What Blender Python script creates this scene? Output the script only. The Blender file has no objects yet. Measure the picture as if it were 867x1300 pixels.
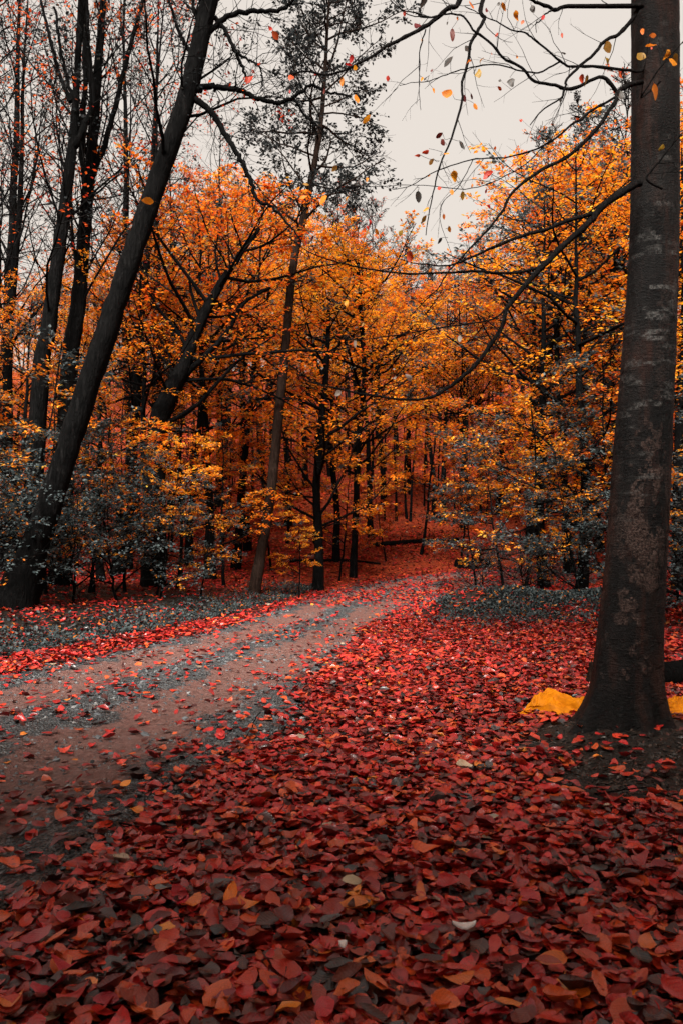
import bpy, math, random
import numpy as np
R = math.radians
SC = bpy.context.scene
COL = SC.collection
rng = np.random.default_rng(7)
random.seed(7)

# ------------------------------------------------------------------ camera, sky, sun, exposure
CAM_H, F, HOR = 1.1, 1000.0, 690.0            # eye height (m), focal length and horizon row in photo pixels (867 x 1300)
PITCH = math.atan((HOR - 650.0) / F)
cam = bpy.data.cameras.new('camera'); cam_o = bpy.data.objects.new('camera', cam); COL.objects.link(cam_o)
cam_o.location = (0, 0, CAM_H); cam_o.rotation_euler = (R(90) + PITCH, 0, 0)
cam.sensor_fit = 'VERTICAL'; cam.sensor_height = 36; cam.lens = 36 * F / 1300
cam.clip_start = 0.05; cam.clip_end = 1500
SC.camera = cam_o
cam.dof.use_dof = True; cam.dof.focus_distance = 8.0; cam.dof.aperture_fstop = 9.0
SC.render.resolution_x, SC.render.resolution_y = 682, 1024
SUN_EL, SUN_AZ = R(50), R(193)                 # azimuth from +Y (view direction) towards +X
world = bpy.data.worlds.new('World'); SC.world = world; world.use_nodes = True
wn, wl = world.node_tree.nodes, world.node_tree.links
wn.clear()
sky = wn.new('ShaderNodeTexSky'); sky.sky_type = 'NISHITA'; sky.sun_disc = False
sky.sun_elevation = SUN_EL; sky.sun_rotation = SUN_AZ; sky.dust_density = 6; sky.air_density = 2
bg1 = wn.new('ShaderNodeBackground'); bg1.inputs['Strength'].default_value = 0.05
bg2 = wn.new('ShaderNodeBackground'); bg2.inputs['Color'].default_value = (0.80, 0.715, 0.635, 1)   # even overcast cloud layer
bg2.inputs['Strength'].default_value = 0.112
mixw = wn.new('ShaderNodeMixShader'); mixw.inputs[0].default_value = 0.96
wo = wn.new('ShaderNodeOutputWorld')
wl.new(sky.outputs[0], bg1.inputs['Color']); wl.new(bg1.outputs[0], mixw.inputs[1]); wl.new(bg2.outputs[0], mixw.inputs[2])
wl.new(mixw.outputs[0], wo.inputs['Surface'])
sun = bpy.data.lights.new('sun', 'SUN'); sun.energy = 1.5; sun.angle = R(25); sun.color = (1.0, 0.95, 0.88)
sun_o = bpy.data.objects.new('sun', sun); COL.objects.link(sun_o)
sun_o.location = (0, 0, 30)
from mathutils import Vector
sd = Vector((math.sin(SUN_AZ) * math.cos(SUN_EL), math.cos(SUN_AZ) * math.cos(SUN_EL), math.sin(SUN_EL)))
sun_o.rotation_euler = sd.to_track_quat('Z', 'Y').to_euler()
vs = SC.view_settings
SC.display_settings.display_device = 'sRGB'
vs.view_transform = 'Standard'; vs.look = 'None'; vs.exposure = 3.2; vs.gamma = 1.0; vs.use_curve_mapping = False
cy = SC.cycles
cy.max_bounces = 6; cy.diffuse_bounces = 4; cy.glossy_bounces = 2; cy.transmission_bounces = 4; cy.transparent_max_bounces = 4
cy.caustics_reflective = False; cy.caustics_refractive = False
cy.use_denoising = True; cy.denoiser = 'OPENIMAGEDENOISE'
cy.use_adaptive_sampling = True; cy.adaptive_threshold = 0.015

# ------------------------------------------------------------------ helpers
cp, sp = math.cos(PITCH), math.sin(PITCH)
def W(px, py, d):
    """world point on the ray through photo pixel (px, py), at distance d along +Y"""
    sx, sz = (px - 433.5) / F, (650.0 - py) / F
    y, z = cp - sz * sp, sp + sz * cp
    return np.array([sx * d / y, d, CAM_H + z * d / y])
def proj(P):
    P = np.asarray(P, float); x, y, z = P[..., 0], P[..., 1], P[..., 2] - CAM_H
    dy = y * cp + z * sp; dz = -y * sp + z * cp
    return 433.5 + F * x / dy, 650 - F * dz / dy, dy
def norm(v): return v / np.maximum(np.linalg.norm(v, axis=-1, keepdims=True), 1e-9)
def sstep(a, b, x):
    t = np.clip((x - a) / (b - a), 0, 1); return t * t * (3 - 2 * t)
def lin(r, g, b): return tuple(((c / 255 + 0.055) / 1.055) ** 2.4 if c > 10 else c / 255 / 12.92 for c in (r, g, b))

_ph = rng.uniform(0, 6.28, 24); _dr = rng.uniform(0, 6.28, 24)
def noise2(x, y, f, k=0):
    s = 0
    for i in range(6):
        j = (i + k * 6) % 24; a = _dr[j]; ff = f * (0.6 + 0.25 * i)
        s = s + np.sin((x * math.cos(a) + y * math.sin(a)) * ff + _ph[j]) / (1 + 0.35 * i)
    return s / 3.2

def mesh_from(name, parts, mats):
    """parts: list of (V[n,3], F[m,k], material index, per-face colour or None, smooth, UV per vertex or None)"""
    V, LV, LS, LT, MI, CO, SM, UV = [], [], [], [], [], [], [], []
    off = ls = 0; hascol = any(p[3] is not None for p in parts); hasuv = any(p[5] is not None for p in parts)
    for v, f, mi, c, s, uv in parts:
        v = np.asarray(v, float).reshape(-1, 3); f = np.asarray(f, np.int64)
        if len(f) == 0: continue
        m, k = f.shape
        V.append(v); LV.append((f + off).ravel()); LS.append(ls + np.arange(m) * k); LT.append(np.full(m, k)); MI.append(np.full(m, mi))
        SM.append(np.full(m, bool(s)))
        if hascol:
            c4 = np.ones((m, 4)); c4[:, :3] = 0.1 if c is None else c; CO.append(c4)
        if hasuv: UV.append((np.zeros((len(v), 2)) if uv is None else uv)[f.ravel()])
        off += len(v); ls += m * k
    me = bpy.data.meshes.new(name)
    V = np.concatenate(V); LV = np.concatenate(LV); LS = np.concatenate(LS); LT = np.concatenate(LT)
    me.vertices.add(len(V)); me.vertices.foreach_set('co', V.astype(np.float32).ravel())
    me.loops.add(len(LV)); me.loops.foreach_set('vertex_index', LV.astype(np.int32))
    me.polygons.add(len(LS)); me.polygons.foreach_set('loop_start', LS.astype(np.int32)); me.polygons.foreach_set('loop_total', LT.astype(np.int32))
    me.polygons.foreach_set('material_index', np.concatenate(MI).astype(np.int32)); me.polygons.foreach_set('use_smooth', np.concatenate(SM))
    for m in mats: me.materials.append(m)
    if hascol:
        a = me.attributes.new('col', 'FLOAT_COLOR', 'FACE'); a.data.foreach_set('color', np.concatenate(CO).astype(np.float32).ravel())
    if hasuv:
        u = me.uv_layers.new(name='UVMap'); u.data.foreach_set('uv', np.concatenate(UV).astype(np.float32).ravel())
    me.update(calc_edges=True); me.validate()
    return me
def link(name, me, parent=None, **props):
    o = bpy.data.objects.new(name, me); COL.objects.link(o)
    if parent is not None: o.parent = parent
    for k, v in props.items(): o[k] = v
    return o
def thing(name, label, category, loc=(0, 0, 0), group=None):
    o = bpy.data.objects.new(name, None); COL.objects.link(o); o.location = loc
    o.empty_display_size = 0.2; o['label'] = label; o['category'] = category
    if group: o['group'] = group
    return o
def tubes(P, Rr, S, uv=False):
    """many tubes at once: P[M,K,3], Rr[M,K]"""
    P = np.asarray(P, float); Rr = np.asarray(Rr, float); M, K, _ = P.shape
    T = norm(np.gradient(P, axis=1)); mt = norm(P[:, -1] - P[:, 0])
    ref = np.where(np.abs(mt[:, 2:3]) < 0.8, np.array([[0, 0, 1.0]]), np.array([[1.0, 0.1, 0]]))[:, None, :]
    A = norm(np.cross(T, ref)); B = np.cross(T, A)
    th = np.arange(S) / S * 2 * np.pi
    V = P[:, :, None, :] + Rr[:, :, None, None] * (A[:, :, None, :] * np.cos(th)[None, None, :, None] + B[:, :, None, :] * np.sin(th)[None, None, :, None])
    m, k, s = np.meshgrid(np.arange(M), np.arange(K - 1), np.arange(S), indexing='ij')
    i = (m * K + k) * S; s2 = (s + 1) % S
    Fc = np.stack([i + s, i + S + s, i + S + s2, i + s2], -1).reshape(-1, 4)
    return V.reshape(-1, 3), Fc
def smooth_path(pts, n):
    """Catmull-Rom through pts (k,d) resampled to n points"""
    pts = np.asarray(pts, float); k = len(pts)
    ext = np.vstack([2 * pts[0] - pts[1], pts, 2 * pts[-1] - pts[-2]])
    t = np.linspace(0, k - 1 - 1e-6, n); i = t.astype(int); u = (t - i)[:, None]
    p0, p1, p2, p3 = ext[i], ext[i + 1], ext[i + 2], ext[i + 3]
    return 0.5 * (2 * p1 + (p2 - p0) * u + (2 * p0 - 5 * p1 + 4 * p2 - p3) * u ** 2 + (3 * p1 - p0 - 3 * p2 + p3) * u ** 3)
def samp(P, idx, t):
    K = P.shape[1]; f = np.clip(t, 0, 0.9999) * (K - 1); i = f.astype(int); u = (f - i)[..., None]
    a, b = P[idx, i], P[idx, i + 1]
    return a * (1 - u) + b * u, norm(b - a)

# ------------------------------------------------------------------ materials
class NT:
    def __init__(s, name):
        s.m = bpy.data.materials.new(name); s.m.use_nodes = True; s.t = s.m.node_tree; s.t.nodes.clear()
        s.out = s.n('ShaderNodeOutputMaterial')
    def n(s, typ, **kw):
        o = s.t.nodes.new(typ)
        for k, v in kw.items(): setattr(o, k, v)
        return o
    def l(s, a, b): s.t.links.new(a, b)
    def noise(s, scale, detail=5, rough=0.6, vec=None, dist=0):
        o = s.n('ShaderNodeTexNoise'); o.inputs['Scale'].default_value = scale; o.inputs['Detail'].default_value = detail
        o.inputs['Roughness'].default_value = rough; o.inputs['Distortion'].default_value = dist
        if vec is not None: s.l(vec, o.inputs['Vector'])
        return o.outputs['Fac']
    def ramp(s, fac, stops):
        o = s.n('ShaderNodeValToRGB'); e = o.color_ramp.elements
        while len(e) < len(stops): e.new(0.5)
        for el, (p, c) in zip(e, stops): el.position = p; el.color = (*c, 1) if len(c) == 3 else c
        s.l(fac, o.inputs['Fac']); return o.outputs['Color']
    def mix(s, fac, a, b, mode='MIX'):
        o = s.n('ShaderNodeMix', data_type='RGBA', blend_type=mode)
        for sock, v in ((o.inputs[0], fac), (o.inputs[6], a), (o.inputs[7], b)):
            if isinstance(v, (int, float)): sock.default_value = v
            elif isinstance(v, tuple): sock.default_value = (*v, 1)
            else: s.l(v, sock)
        return o.outputs[2]
    def math(s, op, a, b=0.0, clamp=False):
        o = s.n('ShaderNodeMath', operation=op, use_clamp=clamp)
        for sock, v in ((o.inputs[0], a), (o.inputs[1], b)):
            if isinstance(v, (int, float)): sock.default_value = v
            else: s.l(v, sock)
        return o.outputs[0]
    def bump(s, h, strength=0.5, dist=0.02):
        o = s.n('ShaderNodeBump'); o.inputs['Strength'].default_value = strength; o.inputs['Distance'].default_value = dist
        s.l(h, o.inputs['Height']); return o.outputs['Normal']
    def bsdf(s, col, rough=0.7, spec=0.4, normal=None):
        o = s.n('ShaderNodeBsdfPrincipled')
        for nm, v in (('Base Color', col), ('Roughness', rough), ('Specular IOR Level', spec)):
            if isinstance(v, (int, float)): o.inputs[nm].default_value = v
            elif isinstance(v, tuple): o.inputs[nm].default_value = (*v, 1)
            else: s.l(v, o.inputs[nm])
        if normal is not None: s.l(normal, o.inputs['Normal'])
        return o
    def done(s, sh): s.l(sh.outputs[0], s.out.inputs['Surface']); return s.m

def mat_leaf(name, rough, spec, trans, veins=False):
    t = NT(name); at = t.n('ShaderNodeAttribute', attribute_name='col'); c = at.outputs['Color']
    oi = t.n('ShaderNodeObjectInfo'); hs = t.n('ShaderNodeHueSaturation')
    t.l(t.math('ADD', 0.485, t.math('MULTIPLY', oi.outputs['Random'], 0.03)), hs.inputs['Hue'])
    t.l(t.math('ADD', 0.85, t.math('MULTIPLY', oi.outputs['Random'], 0.3)), hs.inputs['Value']); t.l(c, hs.inputs['Color']); c = hs.outputs['Color']
    nrm = None
    if veins:
        tc = t.n('ShaderNodeTexCoord'); sep = t.n('ShaderNodeSeparateXYZ'); t.l(tc.outputs['UV'], sep.inputs[0])
        u, v = sep.outputs[0], t.math('ABSOLUTE', sep.outputs[1])
        ph = t.math('MULTIPLY', t.math('SUBTRACT', u, t.math('MULTIPLY', v, 0.22)), 52.0)
        ribs = t.math('SINE', ph)
        mid = t.math('LESS_THAN', v, 0.045)
        ve = t.math('ADD', t.math('MULTIPLY', t.math('GREATER_THAN', ribs, 0.82), 0.35), mid, clamp=True)
        n1 = t.noise(38, 4, 0.65, tc.outputs['Object'])
        c = t.mix(1.0, c, t.ramp(n1, [(0.3, (0.5, 0.5, 0.5)), (0.5, (1, 1, 1)), (0.7, (1.2, 1.15, 1.1))]), 'MULTIPLY')
        blot = t.noise(95, 2, 0.5, tc.outputs['Object'])
        c = t.mix(t.ramp(blot, [(0.60, (0, 0, 0)), (0.68, (0.65, 0.65, 0.65))]), c, (0.03, 0.012, 0.012))
        c = t.mix(t.math('MULTIPLY', ve, 0.5), c, t.mix(0.45, c, (0.30, 0.10, 0.05)))
        nrm = t.bump(t.math('ADD', t.math('MULTIPLY', ribs, 0.5), t.math('MULTIPLY', n1, 1.5)), 0.3, 0.0012)
    b = t.bsdf(c, rough, spec, nrm)
    tr = t.n('ShaderNodeBsdfTranslucent'); t.l(c, tr.inputs['Color'])
    mx = t.n('ShaderNodeMixShader'); mx.inputs[0].default_value = trans
    t.l(b.outputs[0], mx.inputs[1]); t.l(tr.outputs[0], mx.inputs[2])
    return t.done(mx)
M_LEAF = mat_leaf('tree_leaf', 0.55, 0.25, 0.52)
M_SLATE = mat_leaf('shrub_leaf', 0.55, 0.22, 0.3)
M_LITTER = mat_leaf('fallen_leaf_wet', 0.28, 0.42, 0.06, veins=True)
M_FAR = mat_leaf('fallen_leaf_far', 0.7, 0.12, 0.05)

def mat_bark(name, dark, mid, lightc, amount=0.5, scale=1.0, stretch=(1, 1, 0.18)):
    t = NT(name); tc = t.n('ShaderNodeTexCoord')
    mp = t.n('ShaderNodeMapping'); mp.inputs['Scale'].default_value = stretch; t.l(tc.outputs['Object'], mp.inputs['Vector'])
    n1 = t.noise(26 * scale, 6, 0.65, mp.outputs[0], 0.6); n2 = t.noise(4 * scale, 4, 0.6, tc.outputs['Object'])
    c = t.ramp(n1, [(0.3, dark), (0.55, mid), (0.75, lightc)])
    c = t.mix(t.ramp(n2, [(0.45, (0, 0, 0)), (0.65, (amount,) * 3)]), c, lightc)
    return t.done(t.bsdf(c, 0.85, 0.03, t.bump(n1, 1.0, 0.06)))
M_BARK = mat_bark('bark_dark', (0.0014, 0.0015, 0.0016), (0.0036, 0.0036, 0.0037), (0.013, 0.0125, 0.0125), 0.18)
M_BARKB = mat_bark('bark_brown', (0.008, 0.005, 0.004), (0.02, 0.012, 0.009), (0.04, 0.026, 0.02), 0.35)
M_TWIG = mat_bark('twig_bark', (0.006, 0.006, 0.006), (0.012, 0.011, 0.011), (0.03, 0.027, 0.026), 0.3, 3)
def mat_beech():
    t = NT('beech_bark'); tc = t.n('ShaderNodeTexCoord'); ob = tc.outputs['Object']
    at = t.n('ShaderNodeAttribute', attribute_name='col'); sc_ = t.n('ShaderNodeSeparateColor'); t.l(at.outputs['Color'], sc_.inputs[0])
    mh = t.n('ShaderNodeMapping'); mh.inputs['Scale'].default_value = (1, 1, 4); t.l(ob, mh.inputs['Vector'])
    mv = t.n('ShaderNodeMapping'); mv.inputs['Scale'].default_value = (1, 1, 0.2); t.l(ob, mv.inputs['Vector'])
    vert = t.noise(8, 4, 0.6, mv.outputs[0], 0.4)         # wet runs down the trunk
    fine = t.noise(75, 5, 0.7, ob); horiz = t.noise(26, 5, 0.7, mh.outputs[0])
    c = t.ramp(vert, [(0.38, (0.0016, 0.0016, 0.0017)), (0.52, (0.005, 0.0042, 0.004)), (0.66, (0.02, 0.008, 0.0055))])
    c = t.mix(t.ramp(horiz, [(0.55, (0, 0, 0)), (0.7, (0.7, 0.7, 0.7))]), c, (0.017, 0.0165, 0.016))
    c = t.mix(sc_.outputs[0], c, t.ramp(fine, [(0.38, (0.004, 0.003, 0.003)), (0.5, (0.03, 0.018, 0.0145)), (0.68, (0.08, 0.056, 0.048))]))
    c = t.mix(t.math('MULTIPLY', sc_.outputs[1], t.ramp(fine, [(0.42, (0.1, 0.1, 0.1)), (0.6, (1, 1, 1))])), c, (0.07, 0.069, 0.066))
    c = t.mix(t.math('MULTIPLY', sc_.outputs[2], 0.6), c, (0.003, 0.003, 0.003))
    h = t.math('ADD', t.math('MULTIPLY', horiz, 0.6), t.math('MULTIPLY', fine, 0.7))
    return t.done(t.bsdf(c, 0.62, 0.12, t.bump(h, 0.8, 0.02)))
M_BEECH = mat_beech()
def mat_ground():
    t = NT('forest_soil'); tc = t.n('ShaderNodeTexCoord'); ob = tc.outputs['Object']
    n1 = t.noise(3.0, 6, 0.7, ob); n2 = t.noise(22, 6, 0.7, ob); n3 = t.noise(0.5, 3, 0.5, ob); n4 = t.noise(130, 3, 0.6, ob)
    c = t.ramp(n2, [(0.3, (0.004, 0.004, 0.003)), (0.5, (0.012, 0.009, 0.007)), (0.7, (0.03, 0.018, 0.012))])
    sep = t.n('ShaderNodeSeparateXYZ'); t.l(ob, sep.inputs[0])
    far = t.n('ShaderNodeMapRange'); far.inputs[1].default_value = 13.0; far.inputs[2].default_value = 17.0; t.l(sep.outputs[1], far.inputs[0])
    red = t.ramp(n2, [(0.32, (0.022, 0.007, 0.005)), (0.5, (0.18, 0.024, 0.009)), (0.68, (0.36, 0.065, 0.018))])   # leaf carpet too far to tell leaves apart
    red = t.mix(t.ramp(n1, [(0.45, (0, 0, 0)), (0.7, (0.7, 0.7, 0.7))]), red, (0.06, 0.018, 0.012))
    c = t.mix(far.outputs[0], c, red)
    h = t.math('ADD', n2, t.math('MULTIPLY', n4, 0.3))
    rg = t.ramp(n1, [(0.35, (0.25, 0.25, 0.25)), (0.6, (0.75, 0.75, 0.75))])
    return t.done(t.bsdf(c, t.math('ADD', rg, t.math('MULTIPLY', far.outputs[0], 0.3), True), t.math('SUBTRACT', 0.22, t.math('MULTIPLY', far.outputs[0], 0.16)), t.bump(h, 0.9, 0.04)))
M_GROUND = mat_ground()
def mat_road():
    t = NT('dirt_road'); tc = t.n('ShaderNodeTexCoord'); ob = tc.outputs['Object']
    sep = t.n('ShaderNodeSeparateXYZ'); t.l(tc.outputs['UV'], sep.inputs[0])
    wob = t.noise(1.6, 4, 0.6, ob); v = t.math('ADD', sep.outputs[1], t.math('MULTIPLY', t.math('SUBTRACT', wob, 0.5), 0.35))
    track = t.ramp(v, [(0.0, (0, 0, 0)), (0.10, (0, 0, 0)), (0.2, (1, 1, 1)), (0.34, (1, 1, 1)), (0.42, (0.1, 0.1, 0.1)), (0.55, (0.1, 0.1, 0.1)), (0.61, (1, 1, 1)), (0.78, (1, 1, 1)), (0.88, (0, 0, 0))])
    n2 = t.noise(28, 8, 0.78, ob); n3 = t.noise(170, 4, 0.7, ob); n4 = t.noise(8, 5, 0.6, ob)
    vor = t.n('ShaderNodeTexVoronoi'); vor.inputs['Scale'].default_value = 60; t.l(ob, vor.inputs['Vector'])
    sepc = t.n('ShaderNodeSeparateColor'); t.l(vor.outputs['Color'], sepc.inputs[0])
    grav = t.ramp(sepc.outputs[0], [(0.0, (0.014, 0.017, 0.019)), (0.6, (0.045, 0.052, 0.057)), (0.9, (0.10, 0.11, 0.115)), (1.0, (0.24, 0.235, 0.23))])
    grav = t.mix(t.ramp(n3, [(0.35, (0.6, 0.6, 0.6)), (0.6, (0, 0, 0))]), grav, (0.012, 0.012, 0.013))
    mud = t.ramp(n2, [(0.3, (0.035, 0.016, 0.013)), (0.5, (0.14, 0.068, 0.056)), (0.74, (0.33, 0.2, 0.175))])
    mud = t.mix(t.ramp(n4, [(0.4, (0, 0, 0)), (0.65, (0.6, 0.6, 0.6))]), mud, (0.13, 0.048, 0.038))
    f = t.math('MULTIPLY', track, t.math('ADD', 0.55, n4), clamp=True)
    f2 = t.ramp(t.math('ADD', f, t.math('ADD', t.math('MULTIPLY', t.math('SUBTRACT', n2, 0.5), 1.3), t.math('MULTIPLY', t.math('SUBTRACT', n3, 0.5), 1.0))), [(0.35, (0, 0, 0)), (0.6, (1, 1, 1))])
    c = t.mix(f2, grav, mud)
    h = t.mix(f2, vor.outputs['Distance'], n2)
    rg = t.ramp(n4, [(0.35, (0.3, 0.3, 0.3)), (0.6, (0.65, 0.65, 0.65))])
    return t.done(t.bsdf(c, rg, 0.45, t.bump(t.math('ADD', h, t.math('MULTIPLY', n4, 1.2)), 1.0, 0.035)))
M_ROAD = mat_road()
def mat_attr(name, rough, spec, scale=60):
    t = NT(name); at = t.n('ShaderNodeAttribute', attribute_name='col'); tc = t.n('ShaderNodeTexCoord')
    n = t.noise(scale, 4, 0.6, tc.outputs['Object'])
    c = t.mix(1.0, at.outputs['Color'], t.ramp(n, [(0.3, (0.6, 0.6, 0.6)), (0.7, (1.2, 1.2, 1.2))]), 'MULTIPLY')
    return t.done(t.bsdf(c, rough, spec, t.bump(n, 0.4, 0.004)))
M_STONE = mat_attr('gravel_stone', 0.5, 0.45)
M_SCRAP = mat_attr('white_plastic', 0.4, 0.5, 30)
def mat_tarp():
    t = NT('yellow_tarp'); tc = t.n('ShaderNodeTexCoord'); n = t.noise(14, 5, 0.6, tc.outputs['Object']); n2 = t.noise(60, 3, 0.6, tc.outputs['Object'])
    c = t.ramp(n, [(0.3, (0.42, 0.12, 0.001)), (0.6, (0.6, 0.19, 0.0015))])
    c = t.mix(t.ramp(n2, [(0.66, (0, 0, 0)), (0.74, (0.6, 0.6, 0.6))]), c, (0.12, 0.05, 0.02))
    b = t.bsdf(c, 0.6, 0.1, t.bump(n, 0.5, 0.02)); tr = t.n('ShaderNodeBsdfTranslucent'); t.l(c, tr.inputs['Color'])
    mx = t.n('ShaderNodeMixShader'); mx.inputs[0].default_value = 0.2; t.l(b.outputs[0], mx.inputs[1]); t.l(tr.outputs[0], mx.inputs[2])
    return t.done(mx)
M_TARP = mat_tarp()

# ------------------------------------------------------------------ terrain
ROADC = np.array([(-6.4, -3), (-4.3, 0), (-2.85, 2.2), (-2.12, 4), (-1.5, 6.5), (-0.6, 10), (0.45, 15), (1.3, 17.3), (3.2, 19.0), (6.2, 19.8), (10, 20.2), (15, 20.5)], float)
ROADP = smooth_path(ROADC, 260); HALFW = 1.3
def hwid(y): return 1.55 - 0.33 * sstep(4.5, 11, y)      # the track narrows away from the camera
ROADT = norm(np.gradient(ROADP, axis=0))
def road_sd(x, y):
    x = np.asarray(x, float); y = np.asarray(y, float); sh = x.shape; x = x.ravel(); y = y.ravel()
    out = np.empty(len(x)); S = ROADP[::2]; T = ROADT[::2]
    for a in range(0, len(x), 20000):
        dx = x[a:a + 20000, None] - S[None, :, 0]; dy = y[a:a + 20000, None] - S[None, :, 1]
        i = np.argmin(dx * dx + dy * dy, 1); r = np.arange(len(i))
        out[a:a + 20000] = (dx[r, i] * T[i, 1] - dy[r, i] * T[i, 0]) * HALFW / hwid(S[i, 1])      # > 0 on the right-hand side, in road half-widths of 1.3
    return out.reshape(sh)
def softp(x, w): return w * np.logaddexp(0, x / w)
def H(x, y, sd=None):
    x = np.asarray(x, float); y = np.asarray(y, float)
    if sd is None: sd = road_sd(x, y)
    hill = 0.27 * softp(y - 19.5 - 0.12 * np.clip(x - 2, 0, 20), 1.6)
    hill = 75 * np.tanh(hill / 75)
    dl = np.clip(-sd - HALFW - 0.35, 0, 60)
    bank = 0.24 * sstep(0, 1.3, dl) + 0.035 * np.clip(dl - 1, 0, 25)
    right = 0.13 * softp(x - 5.5, 0.8) * sstep(7, 13, y)
    mound = 0.36 * np.exp(-((x - 2.35) / 1.05) ** 2 - ((y - 12.6) / 0.95) ** 2) + 0.36 * np.exp(-((x - 4.3) / 1.2) ** 2 - ((y - 12.0) / 1.0) ** 2)
    onroad = 1 - sstep(HALFW - 0.2, HALFW + 0.5, np.abs(sd))
    rut = -0.05 * (np.exp(-((sd + 0.62) / 0.22) ** 2) + np.exp(-((sd - 0.5) / 0.24) ** 2))
    nz = 0.03 * noise2(x, y, 1.3, 0) + 0.012 * noise2(x, y, 4.5, 1) + 0.10 * noise2(x, y, 0.45, 2) * sstep(8, 20, y)
    root = 0.10 * np.exp(-(((x - 1.66) / 0.5) ** 2 + ((y - 4.55) / 0.45) ** 2)) 
    return hill + bank + right + mound * (1 - onroad) + nz * (1 - 0.6 * onroad) + rut + root - 0.02 * onroad
def warp(a, b, fine, coarse, lo, hi):
    out = [a]
    while out[-1] < b:
        p = out[-1]; d = max(lo - p, p - hi, 0); out.append(p + fine + (coarse - fine) * min(1, d / 30))
    return np.array(out)
gx = warp(-70, 70, 0.11, 3.0, -6, 5); gy = warp(-14, 190, 0.11, 3.0, 0, 14)
GX, GY = np.meshgrid(gx, gy, indexing='ij'); GSD = road_sd(GX, GY)
GZ = H(GX, GY, GSD) - 0.035 * (1 - sstep(HALFW - 0.35, HALFW + 0.05, np.abs(GSD)))
nx, ny = len(gx), len(gy); ii, jj = np.meshgrid(np.arange(nx - 1), np.arange(ny - 1), indexing='ij')
gf = np.stack([ii * ny + jj, (ii + 1) * ny + jj, (ii + 1) * ny + jj + 1, ii * ny + jj + 1], -1).reshape(-1, 4)
ground = link('ground', mesh_from('ground', [(np.stack([GX, GY, GZ], -1), gf, 0, None, True, None)], [M_GROUND]), kind='structure', label='dark wet forest soil under a carpet of red leaves')
def Hs(x, y): return float(H(np.array([x]), np.array([y]))[0])

# dirt road
RP = smooth_path(ROADC, 420); RT = norm(np.gradient(RP, axis=0)); tt = np.linspace(-1, 1, 45) * (HALFW + 0.12)
rw = hwid(RP[:, 1])[:, None] / HALFW; RX = RP[:, None, 0] + RT[:, None, 1] * tt[None] * rw; RY = RP[:, None, 1] - RT[:, None, 0] * tt[None] * rw
RSD = np.broadcast_to(tt[None], RX.shape)
RZ = H(RX, RY, RSD) + 0.006 + 0.010 * noise2(RX, RY, 9, 2) + 0.006 * noise2(RX, RY, 23, 1) - 0.06 * sstep(HALFW - 0.12, HALFW + 0.12, np.abs(RSD))
n1, n2_ = RX.shape; ii, jj = np.meshgrid(np.arange(n1 - 1), np.arange(n2_ - 1), indexing='ij')
rf = np.stack([ii * n2_ + jj, ii * n2_ + jj + 1, (ii + 1) * n2_ + jj + 1, (ii + 1) * n2_ + jj], -1).reshape(-1, 4)
ruv = np.stack([np.broadcast_to(np.arange(n1)[:, None] * 0.08, RX.shape), np.broadcast_to((tt / (2 * HALFW) + 0.5)[None], RX.shape)], -1).reshape(-1, 2)
road = link('road', mesh_from('road', [(np.stack([RX, RY, RZ], -1), rf, 0, None, True, ruv)], [M_ROAD]), kind='structure', label='dirt road with brown wheel tracks and grey gravel')

# ------------------------------------------------------------------ gravel on the road
def stone_template(seed, ico):
    r = np.random.default_rng(seed)
    if ico:
        p = (1 + 5 ** 0.5) / 2
        v = np.array([(-1, p, 0), (1, p, 0), (-1, -p, 0), (1, -p, 0), (0, -1, p), (0, 1, p), (0, -1, -p), (0, 1, -p), (p, 0, -1), (p, 0, 1), (-p, 0, -1), (-p, 0, 1)], float) / 1.9
        f = np.array([(0, 11, 5), (0, 5, 1), (0, 1, 7), (0, 7, 10), (0, 10, 11), (1, 5, 9), (5, 11, 4), (11, 10, 2), (10, 7, 6), (7, 1, 8), (3, 9, 4), (3, 4, 2), (3, 2, 6), (3, 6, 8), (3, 8, 9), (4, 9, 5), (2, 4, 11), (6, 2, 10), (8, 6, 7), (9, 8, 1)])
    else:
        v = np.array([(1, 0, 0), (-1, 0, 0), (0, 1, 0), (0, -1, 0), (0, 0, 1), (0, 0, -1)], float)
        f = np.array([(0, 2, 4), (2, 1, 4), (1, 3, 4), (3, 0, 4), (2, 0, 5), (1, 2, 5), (3, 1, 5), (0, 3, 5)])
    v = v * r.uniform(0.65, 1.25, v.shape) * np.array([1.15, 0.9, 0.6]); return v, f
def scatter_rot(n, tilt, r=rng):
    """rotation matrices: random yaw, then tilt about a random horizontal axis"""
    a = r.uniform(0, 2 * np.pi, n); b = r.uniform(0, 2 * np.pi, n); t = r.normal(0, tilt, n)
    Z = np.zeros((n, 3, 3)); Z[:, 0, 0] = np.cos(a); Z[:, 0, 1] = -np.sin(a); Z[:, 1, 0] = np.sin(a); Z[:, 1, 1] = np.cos(a); Z[:, 2, 2] = 1
    ax = np.stack([np.cos(b), np.sin(b), np.zeros(n)], 1); c, s = np.cos(t), np.sin(t)
    Kx = np.zeros((n, 3, 3)); Kx[:, 0, 2] = ax[:, 1]; Kx[:, 1, 2] = -ax[:, 0]; Kx[:, 2, 0] = -ax[:, 1]; Kx[:, 2, 1] = ax[:, 0]
    Rm = np.eye(3)[None] + s[:, None, None] * Kx + (1 - c)[:, None, None] * (Kx @ Kx)
    return Rm @ Z
STONE_COL = np.array([(0.035, 0.042, 0.047), (0.06, 0.068, 0.075), (0.095, 0.105, 0.112), (0.018, 0.022, 0.025), (0.17, 0.175, 0.175), (0.08, 0.06, 0.052)])
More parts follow.
